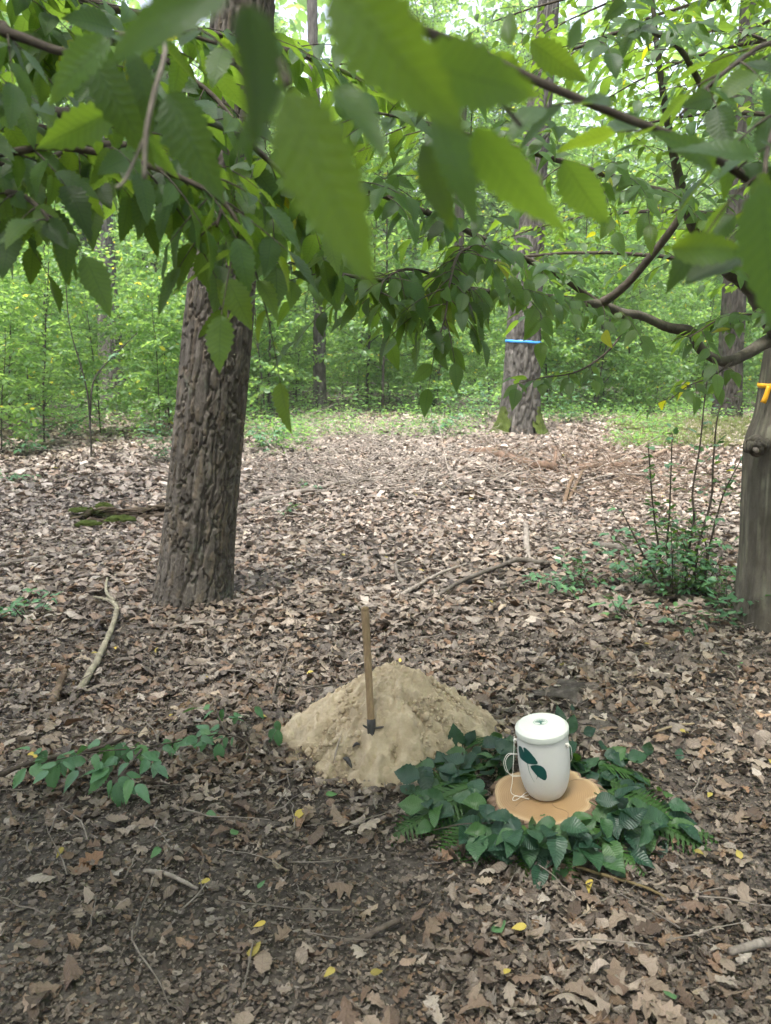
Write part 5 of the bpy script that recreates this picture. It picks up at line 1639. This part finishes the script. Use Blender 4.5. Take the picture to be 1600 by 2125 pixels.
# shoots at the foot of the hornbeam
rs = np.random.default_rng(15)
def bush(px, py, n, h, seed, label, leafL=(.055, .085), every=.06, spread=.25, group=None, name='hornbeam_shoot', rstem=.004, tl=(.05, .14), start=.15, hang=.3):
    r = np.random.default_rng(seed)
    b = P(px, py)
    st = []
    for k in range(n):
        a = r.uniform(0, 6.28); q = r.uniform(.2, 1) * spread
        o_ = Vector((b.x + r.normal(0, .05 * spread / .25), b.y + r.normal(0, .05), 0)); o_.z = float(g(o_.x, o_.y)) - .02
        hh = h * r.uniform(.5, 1.1)
        m1 = o_ + Vector((q * .4 * math.cos(a) + r.normal(0, .02), q * .4 * math.sin(a), hh * .5))
        m2 = o_ + Vector((q * math.cos(a), q * math.sin(a), hh))
        st.append([tuple(o_), tuple(m1), tuple(m2)])
    return shoot(name, label, st, group, leafL, every, seed, rstem, tl=tl, start=start, hang=hang)
SG = 'shoots at the hornbeam foot'
def tall_stem(rows, Y0):
    return [tuple(ATY(a, b, Y0 + dy)) for a, b, dy in rows]
bs = P(1415, 1235)
shoot('hornbeam_shoot', 'clump of thin dark upright stems with few leaves left of the hornbeam', [
    tall_stem([(1420, 1260, 0), (1425, 1170, 0), (1440, 1080, -.02), (1437, 1020, 0), (1452, 930, .02), (1460, 850, .03), (1468, 780, .04)], bs.y),
    tall_stem([(1400, 1260, .05), (1385, 1150, .05), (1390, 1050, .05), (1395, 900, .05)], bs.y),
    tall_stem([(1440, 1260, -.02), (1445, 1150, 0), (1475, 1040, 0), (1480, 960, 0), (1490, 860, .02), (1510, 830, .03)], bs.y),
    tall_stem([(1460, 1255, .1), (1470, 1150, .1), (1500, 1030, .1), (1540, 950, .1)], bs.y),
    tall_stem([(1380, 1255, .1), (1370, 1160, .1), (1355, 1050, .1), (1345, 920, .1)], bs.y),
    tall_stem([(1395, 1255, -.05), (1350, 1180, -.05), (1320, 1120, -.05), (1290, 1060, -.05)], bs.y),
    tall_stem([(1425, 1255, -.05), (1460, 1200, -.05), (1465, 1130, -.05), (1430, 1080, -.05)], bs.y)], every=.075, leafL=(.045, .085), tl=(.04, .14), seed=3, rstem=.011, start=.1, hang=.3)
bush(1440, 1235, 15, .55, 5, 'leafy low shoots massed between the dark stems and the hornbeam', spread=.45, every=.055)
bush(1330, 1215, 9, .34, 6, 'spreading leafy shoots at the left side of the hornbeam shoots', spread=.3)
bush(1200, 1225, 10, .24, 7, 'low green bramble-like patch in the litter left of the hornbeam shoots', spread=.35, leafL=(.05, .07))
bush(1300, 1290, 4, .16, 8, 'small bright seedling on the litter in front of the hornbeam shoots', spread=.12)
bush(1400, 1300, 4, .14, 9, 'small pale green seedling between the sand heap path and the hornbeam', spread=.16, leafL=(.05, .08))
bush(1545, 1290, 6, .25, 10, 'leafy seedling right in front of the hornbeam trunk foot', spread=.22, leafL=(.06, .085))
bush(1500, 1270, 5, .24, 12, 'seedling with broad leaves just left of the hornbeam foot', spread=.18, leafL=(.06, .085))
bush(1555, 1060, 4, .3, 13, 'leafy shoot sprouting behind the hornbeam trunk', spread=.3)
bush(40, 1280, 6, .22, 14, 'loose green seedling at the left edge of the litter', spread=.3, leafL=(.05, .07))
bush(30, 940, 6, .35, 16, 'broad low green plants at the far left edge of the clearing', spread=.6, leafL=(.07, .1))
bush(110, 910, 6, .45, 17, 'low green plants beside the sapling at the far left', spread=.6, leafL=(.07, .1))
bush(30, 1000, 4, .15, 18, 'small green sprout far left on the sunlit litter', spread=.25, leafL=(.06, .08))
bush(350, 960, 7, .7, 19, 'yellowish small shrub right behind the pine trunk', spread=.4, leafL=(.05, .08))
bush(590, 1075, 2, .16, 20, 'lone green sprout on the sunlit litter right of the pine', spread=.12, leafL=(.06, .09))
bush(640, 1020, 2, .14, 22, 'little green sprout beside the long fallen branch', spread=.12, leafL=(.06, .09))
bush(560, 935, 6, .5, 23, 'bushy seedling right of the pine at the clearing edge', spread=.5, leafL=(.07, .1))
bush(1000, 880, 7, 1.0, 26, 'bushy young hornbeam left of the oak foot', spread=.6, leafL=(.07, .1), every=.09)
bush(1170, 880, 7, 1.1, 27, 'bushy young hornbeam right of the oak foot', spread=.7, leafL=(.07, .1), every=.09)
bush(900, 905, 6, .7, 28, 'low leafy shrub in front of the dark leaning trunk', spread=.6, leafL=(.07, .1))
# the bare sapling behind the pine
sp_ = P(190, 955)
shoot('beech_sapling', 'thin forked sapling standing on litter left of the pine', [tall_stem([(190, 965, 0), (188, 900, 0), (182, 820, 0), (168, 760, 0), (150, 700, 0), (140, 640, 0), (135, 540, 0)], sp_.y), tall_stem([(186, 890, 0), (192, 800, .05), (215, 760, .1), (260, 715, .1), (285, 690, .1)], sp_.y)], every=.35, leafL=(.06, .09), tl=(.2, .5), seed=8, rstem=.016, mat='stem', start=.4)

# ------------------------------------------------------------------ fallen wood
def fallen(label, rows, r0, r1_, mat='dead', name='fallen_branch', seed=0, side=(), tone=1.0, k=9, jit=.045):
    """rows: px, py, lift"""
    r = np.random.default_rng(seed)
    pts = smooth_path([tuple(P(a, b, l)) for a, b, l in rows], max(16, 8 * len(rows)))
    o0 = pts[0]
    n = len(pts)
    pts = pts + r.normal(0, r0 * .10, pts.shape)
    gg = Geo()
    tube(gg, pts - o0, np.linspace(r0, r1_, n) * (1 + .04 * r.normal(0, 1, n)), k, c=tone, jitter=jit)
    for rows2, a_, b_ in side:
        p2 = smooth_path([tuple(P(a, b, l)) for a, b, l in rows2], 16)
        tube(gg, p2 - o0, np.linspace(a_, b_, 16), 7, c=tone, jitter=jit)
    o = obj(name, gg.mesh(name), M[mat], None, tuple(o0))
    return tag(o, label, 'branch')
fallen('pale curved barkless branch lying on the litter left of the pine', [(150, 1455, .0), (195, 1395, .03), (222, 1345, .05), (237, 1310, .06), (243, 1280, .06), (232, 1262, .05), (212, 1252, .03)], .020, .012, seed=1, side=[([(215, 1254, .04), (195, 1248, .03), (172, 1244, .01)], .012, .006), ([(238, 1265, .06), (222, 1248, .07), (224, 1225, .09)], .013, .008)], tone=(.95, 1.0, .86))
fallen('short brown rotten stick at the lower end of the pale curved branch', [(105, 1465, .0), (122, 1440, .03), (138, 1415, .06)], .025, .014, 'rotten', seed=2)
fallen('long straight grey branch running from the pine into the clearing', [(490, 1062, .02), (560, 1042, .04), (640, 1026, .05), (720, 1010, .06), (800, 1000, .05), (910, 990, .04)], .035, .018, seed=3)
fallen('long thin stick pointing at the pine foot from the left edge', [(-30, 1187, .03), (80, 1165, .03), (170, 1150, .03), (250, 1143, .03), (320, 1140, .02)], .018, .012, seed=4, tone=.8)
fallen('thin dark twig curving in front of the pine from the left edge', [(-40, 1248, .02), (60, 1232, .03), (140, 1216, .03), (230, 1206, .04), (325, 1208, .03)], .010, .006, 'twig', seed=5)
fallen('brown stick across the left front beyond the seedling', [(-10, 1622, .02), (60, 1600, .03), (130, 1582, .03), (200, 1568, .03), (275, 1538, .03)], .013, .007, 'twig', seed=6)
fallen('short grey twig on the bare soil at bottom left', [(300, 1813, .01), (335, 1822, .02), (375, 1838, .02), (410, 1850, .008)], .008, .006, seed=7)
fallen('reddish barkless log on the sunlit litter below the oak', [(975, 948, .05), (1020, 948, .06), (1060, 962, .07), (1105, 975, .07), (1150, 978, .07)], .07, .06, seed=8, tone=(.62, .47, .39), side=[([(1148, 978, .07), (1152, 968, .12), (1152, 960, .2)], .03, .02)])
fallen('reddish branch piece on the litter right of the oak', [(1200, 978, .05), (1260, 974, .05), (1320, 970, .05)], .05, .03, seed=9, tone=(.62, .47, .39))
fallen('slanting pale stick on the litter beside the grass patch', [(1325, 965, .03), (1365, 950, .06), (1415, 930, .1)], .035, .025, seed=10, tone=(.9, .75, .65))
fallen('long pale stick across the clearing toward the hornbeam', [(1190, 1015, .05), (1260, 1000, .08), (1340, 998, .08), (1430, 1004, .06)], .014, .009, seed=11)
fallen('pale bleached piece of wood upright in the litter', [(1095, 1165, .0), (1092, 1130, .06), (1090, 1110, .1)], .03, .022, seed=12, tone=1.0)
fallen('grey bough lying across the middle litter', [(900, 1248, .02), (960, 1218, .05), (1040, 1192, .07), (1075, 1180, .07), (1130, 1176, .03), (1180, 1170, .01)], .015, .022, seed=13, tone=.5)
fallen('thin dead stick lying before the grey bough', [(820, 1250, .02), (860, 1230, .04), (920, 1200, .05), (970, 1180, .04)], .018, .010, seed=14)
fallen('dark crooked twig standing out of the middle litter', [(850, 1225, .0), (828, 1215, .06), (822, 1195, .10), (850, 1182, .08)], .016, .010, seed=15, tone=.6)
fallen('broken pale stake sticking up from the litter', [(1170, 1055, .0), (1176, 1035, .08), (1188, 1018, .18)], .028, .018, seed=16, tone=(.6, .47, .36))
fallen('second broken stake leaning beside the pale one', [(1180, 1040, .0), (1195, 1025, .12), (1207, 1012, .2)], .026, .016, seed=17, tone=(.55, .44, .34))
fallen('slim greenish stem lying right in front of the wreath', [(1195, 1810, .02), (1260, 1830, .02), (1330, 1850, .02), (1390, 1872, .01)], .006, .004, 'twig', seed=18, tone=(1.7, 1.6, 1.0))
fallen('stick near the right edge at the bottom front', [(1515, 1985, .015), (1560, 1975, .02), (1610, 1965, .02)], .011, .014, seed=19)
fallen('thin dark twig on the soil at lower centre', [(735, 1960, .01), (780, 1945, .02), (830, 1920, .02)], .009, .008, 'twig', seed=20, tone=1.4)
fallen('bent twig on the dug litter left of the sand heap', [(565, 1455, .01), (575, 1420, .03), (590, 1385, .05), (605, 1345, .03)], .007, .004, 'twig', seed=21, tone=1.3)
fallen('grey twig lying on the litter before the pine', [(350, 1312, .02), (390, 1305, .03), (430, 1301, .03), (460, 1304, .02)], .010, .008, seed=22)
fallen('brown twig on the litter right of the pine foot', [(545, 1318, .02), (590, 1306, .03), (635, 1293, .03)], .009, .007, seed=23, tone=.8)
fallen('dark fallen branch in front of the hornbeam shoots', [(1245, 1140, .03), (1300, 1150, .04), (1355, 1165, .03)], .035, .025, seed=24, tone=.6)
fallen('pale twig lying on the soil right of the urn', [(1360, 1525, .015), (1400, 1515, .02), (1440, 1508, .015)], .006, .004, seed=25, tone=(1.3, 1.2, .9))

# thin dead twigs littering the clearing
def twig_litter():
    r = np.random.default_rng(66)
    gg = Geo()
    def one(x, y, L, rr, lift, c):
        az = r.uniform(0, 6.28)
        n = 6
        s = np.linspace(0, 1, n)
        xx = x + L * s * math.cos(az) + np.cumsum(r.normal(0, .04 * L, n)); yy = y + L * s * math.sin(az) + np.cumsum(r.normal(0, .04 * L, n))
        zz = g(xx, yy) + .03 + lift * s ** 1.2
        tube(gg, np.stack([xx, yy, zz], -1), rr * (1 - .6 * s), 4, c=c, cap=False)
    for k in range(520):
        y = r.uniform(2, 9); x = r.uniform(-1, 1) * .5 * y
        if math.hypot(x - MOUND_C.x, y - MOUND_C.y) < .55 or math.hypot(x - URN_G.x, y - URN_G.y) < .6: continue
        one(x, y, r.uniform(.08, .35), r.uniform(.0015, .004), abs(r.normal(0, .03)), r.uniform(.5, 1.1))
    for k in range(800):
        p = P(r.normal(760, 190), r.uniform(880, 1030))
        one(p.x, p.y, r.uniform(.3, 1.2), r.uniform(.004, .009), abs(r.normal(0, .18)), r.uniform(.7, 1.5))
    for k in range(350):
        p = P(r.normal(1280, 130), r.uniform(925, 1040))
        one(p.x, p.y, r.uniform(.3, 1.0), r.uniform(.003, .007), abs(r.normal(0, .2)), np.array((.9, .76, .66)) * r.uniform(.6, 1.2))
    o = obj('twig_debris', gg.mesh('twig_debris'), M['dead'])
    tag(o, 'countless thin dead twigs strewn over the leaf litter', 'twigs', kind='stuff')
twig_litter()

# rotting mossy log left of the pine
def rotten_log():
    a, b = P(150, 1090), P(352, 1072)
    e = empty('rotten_log', a, 'decayed mossy log lying left of the pine trunk', 'log')
    off = np.array(a)
    A, B = np.array(a), np.array(b) + (.1, 0, .02)
    for nm, dy, dz, r0, sd_, th0, th1 in (('upper_shell', .10, .03, .12, 1, -.3, 2.6), ('lower_shell', -.07, .0, .10, 2, .2, 3.3)):
        n, k = 110, 30
        s = np.linspace(0, 1, n)
        c = A + np.outer(s, B - A) + np.array([0, dy, dz]) + np.stack([0 * s, .05 * np.sin(s * 5 + sd_), .015 * np.sin(s * 8 + sd_)], -1)
        S, U = np.meshgrid(s, np.linspace(0, 1, k), indexing='ij')
        TH = th0 + (th1 - th0) * U + .45 * vn3(S * 9, U * 0, U * 0 + sd_, 70 + sd_)
        R = r0 * (1 + .35 * vn3(S * 4, TH * 1.2, 0 * S, 50 + sd_) + .16 * vn3(S * 10, TH * 7, 0 * S, 60 + sd_) + .08 * vn3(S * 30, TH * 16, 0 * S, 65 + sd_)) * (.6 + .4 * sstep(0, .2, S + .1 * vn3(U * 6, 0 * U, 0 * U, 5)))
        V = np.stack([c[:, 0][:, None] + 0 * R + .12 * vn3(U * 5, S * 2, 0 * U, 80 + sd_), c[:, 1][:, None] + R * np.cos(TH), c[:, 2][:, None] - .03 + R * .85 * np.sin(TH)], -1)
        i = np.arange(n - 1)[:, None]; j = np.arange(k - 1)[None]
        Q = np.stack([i * k + j, i * k + j + 1, (i + 1) * k + j + 1, (i + 1) * k + j], -1).reshape(-1, 4)
        tn = (.6 + .3 * vn3(S * 12, TH * 8, 0 * S, 90 + sd_)).reshape(-1)[:, None] * np.ones(3)
        o = obj(nm, mesh_np(nm, V.reshape(-1, 3) - off, Q, None, None, tn), M['rotten'], e)
        md = o.modifiers.new('thick', 'SOLIDIFY'); md.thickness = .02
    r = np.random.default_rng(31)
    for q in range(14):
        u = r.uniform(0, 1); p = A + (B - A) * u + np.array([0, r.normal(0, .1), r.uniform(.02, .12)])
        gg = Geo(); d_ = np.array([r.uniform(.08, .3), r.normal(0, .04), r.normal(0, .02)])
        tube(gg, np.array([p, p + d_ * .5 + (0, 0, .01), p + d_]) - off, [.012, .010, .003], 5, c=r.uniform(.5, 1), jitter=.2)
        obj('splinter', gg.mesh('splinter'), M['rotten'], e)
    r = np.random.default_rng(3)
    for (px, py, s, lift) in ((170, 1082, .10, .10), (185, 1100, .09, .05), (255, 1096, .11, .08), (215, 1078, .07, .13)):
        p = np.array(P(px, py, lift)) - off
        n, k = 8, 18
        V = []
        for i in range(n):
            for j in range(k):
                q = i / (n - 1); an = 2 * math.pi * j / k
                rr_ = s * math.sin(q * math.pi / 2 + .02) * (1 + .25 * math.sin(an * 3 + px) + .1 * r.normal())
                V.append(p + (rr_ * 1.3 * math.cos(an), rr_ * .6 * math.sin(an), .045 * math.cos(q * math.pi / 2) + .006 * r.normal()))
        Q = [(i * k + j, i * k + (j + 1) % k, (i + 1) * k + (j + 1) % k, (i + 1) * k + j) for i in range(n - 1) for j in range(k)]
        obj('moss', mesh_np('moss', np.array(V), Q), M['moss'], e)
rotten_log()

# clods: dark soil lump behind the urn, stone on the sand's edge
def lump(name, label, cat, px, py, sx, sy, sz, mat, seed, rough=.25, flat=.0):
    p = P(px, py)
    n, k = 22, 40
    V = []
    a = np.arange(k) * 2 * math.pi / k
    q = np.linspace(0, 1, n)
    Qg, A = np.meshgrid(q, a, indexing='ij')
    ph = Qg * math.pi * .62
    X, Y, Z = np.sin(ph) * np.cos(A), np.sin(ph) * np.sin(A), np.cos(ph)
    R = 1 + rough * (vn3(X * 2, Y * 2, Z * 2, seed) + .5 * vn3(X * 5, Y * 5, Z * 5, seed + 1) + .25 * vn3(X * 12, Y * 12, Z * 12, seed + 2))
    V = np.stack([X * R * sx, Y * R * sy, Z * R * sz], -1).reshape(-1, 3)
    i = np.arange(n - 1)[:, None]; j = np.arange(k)[None]
    Q = np.stack([i * k + j, (i + 1) * k + j, (i + 1) * k + (j + 1) % k, i * k + (j + 1) % k], -1).reshape(-1, 4)
    o = obj(name, mesh_np(name, V, Q), M[mat], None, tuple(p))
    return tag(o, label, cat)
lump('soil_clod', 'dark flat clod of humus soil lying behind the urn', 'clod', 1178, 1440, .16, .13, .045, 'soil', 11, .35)
lump('soil_clod', 'dark smooth patch of bare soil rising behind the urn lid', 'clod', 1222, 1498, .14, .14, .016, 'soil', 12, .2)
lump('stone', 'tan lump of stone at the right edge of the sand heap', 'stone', 985, 1466, .026, .022, .032, 'clay_stone', 13, .18)
lump('stone', 'pale clay lump at the lower left foot of the sand heap', 'stone', 612, 1582, .045, .025, .022, 'clay_stone', 14, .2)

# ------------------------------------------------------------------ green ground cover beyond the clearing
def ground_cover():
    r = np.random.default_rng(44)
    gg = Geo()
    def patch(px0, px1, py0, py1, n, h, L):
        px, py = r.uniform(px0, px1, n), r.uniform(py0, py1, n)
        pos = np.array([P(a, b) for a, b in zip(px[:n], py[:n])])
        keep = fbm2(pos[:, 0] * .9, pos[:, 1] * .9, 81, 3) > -.25
        pos = pos[keep]; m = len(pos)
        k = 7
        pos = np.repeat(pos, k, 0); m *= k
        pos[:, 0] += r.normal(0, .12, m); pos[:, 1] += r.normal(0, .12, m)
        pos[:, 2] = g(pos[:, 0], pos[:, 1]) + h * r.uniform(.05, 1, m)
        az = r.uniform(0, 6.28, m)
        dd = np.stack([np.cos(az), np.sin(az), r.normal(.1, .3, m)], -1)
        nn = np.stack([r.normal(0, .4, m), r.normal(0, .4, m), np.ones(m)], -1)
        c = np.array((.65, .8, .7)) + np.array((.5, .35, .3)) * r.uniform(0, 1, (m, 1))
        batch(gg, LOW, pos, rotmats(dd, nn), L * r.uniform(.6, 1.3, m), c)
    patch(480, 1010, 842, 915, 900, .28, .055)
    patch(-40, 340, 835, 930, 700, .35, .06)
    patch(1130, 1560, 835, 880, 700, .3, .06)
    patch(500, 640, 900, 950, 160, .35, .07)
    patch(1270, 1400, 880, 935, 220, .22, .06)
    o = obj('undergrowth', gg.mesh('undergrowth', False), M['far_leaf'])
    tag(o, 'low leafy undergrowth along the far edge of the clearing', 'undergrowth', kind='stuff')
    # grass
    g2 = Geo()
    n = 16000
    pos = np.array([P(a, b) for a, b in zip(r.uniform(1290, 1580, 1600), 868 + 62 * r.uniform(0, 1, 1600))])
    pos = np.repeat(pos, 10, 0); pos[:, :2] += r.normal(0, .15, (n, 2)); pos[:, 2] = g(pos[:, 0], pos[:, 1])
    az = r.uniform(0, 6.28, n)
    dd = np.stack([np.cos(az) * .8, np.sin(az) * .8, np.ones(n)], -1)
    nn = np.stack([np.cos(az), np.sin(az), -np.ones(n) * .5], -1)
    blade = (np.array([(-.03, 0, 0), (.03, 0, 0), (.02, .5, -.05), (-.02, .5, -.05), (.002, 1, -.3), (-.002, 1, -.3)]), np.array([(0, 1, 2, 3), (3, 2, 4, 5)]), np.zeros((6, 2)))
    c = np.array((.8, .85, .7)) + np.array((.6, .4, .4)) * r.uniform(0, 1, (n, 1))
    batch(g2, blade, pos, rotmats(dd, nn), r.uniform(.06, .15, n), c)
    o = obj('grass', g2.mesh('grass', False), M['grass'])
    tag(o, 'pale short grass beyond the hornbeam shoots', 'grass', kind='stuff')
ground_cover()

# ------------------------------------------------------------------ thin forest haze
def haze():
    hm = bpy.data.materials.new('haze'); hm.use_nodes = True
    hn = hm.node_tree; hn.nodes.clear()
    ho = hn.nodes.new('ShaderNodeOutputMaterial'); pv = hn.nodes.new('ShaderNodeVolumePrincipled')
    pv.inputs['Color'].default_value = (.93, .96, 1, 1); pv.inputs['Density'].default_value = .0009
    hn.links.new(pv.outputs[0], ho.inputs['Volume'])
    V = np.array([(x, y, z) for x in (-90, 90) for y in (-30, 92) for z in (-2, 34)], float)
    Q = [(0, 1, 3, 2), (4, 6, 7, 5), (0, 4, 5, 1), (2, 3, 7, 6), (0, 2, 6, 4), (1, 5, 7, 3)]
    tag(obj('haze', mesh_np('haze', V, Q, smooth=False), hm), 'thin pale haze between the trees', 'haze', kind='stuff')
haze()
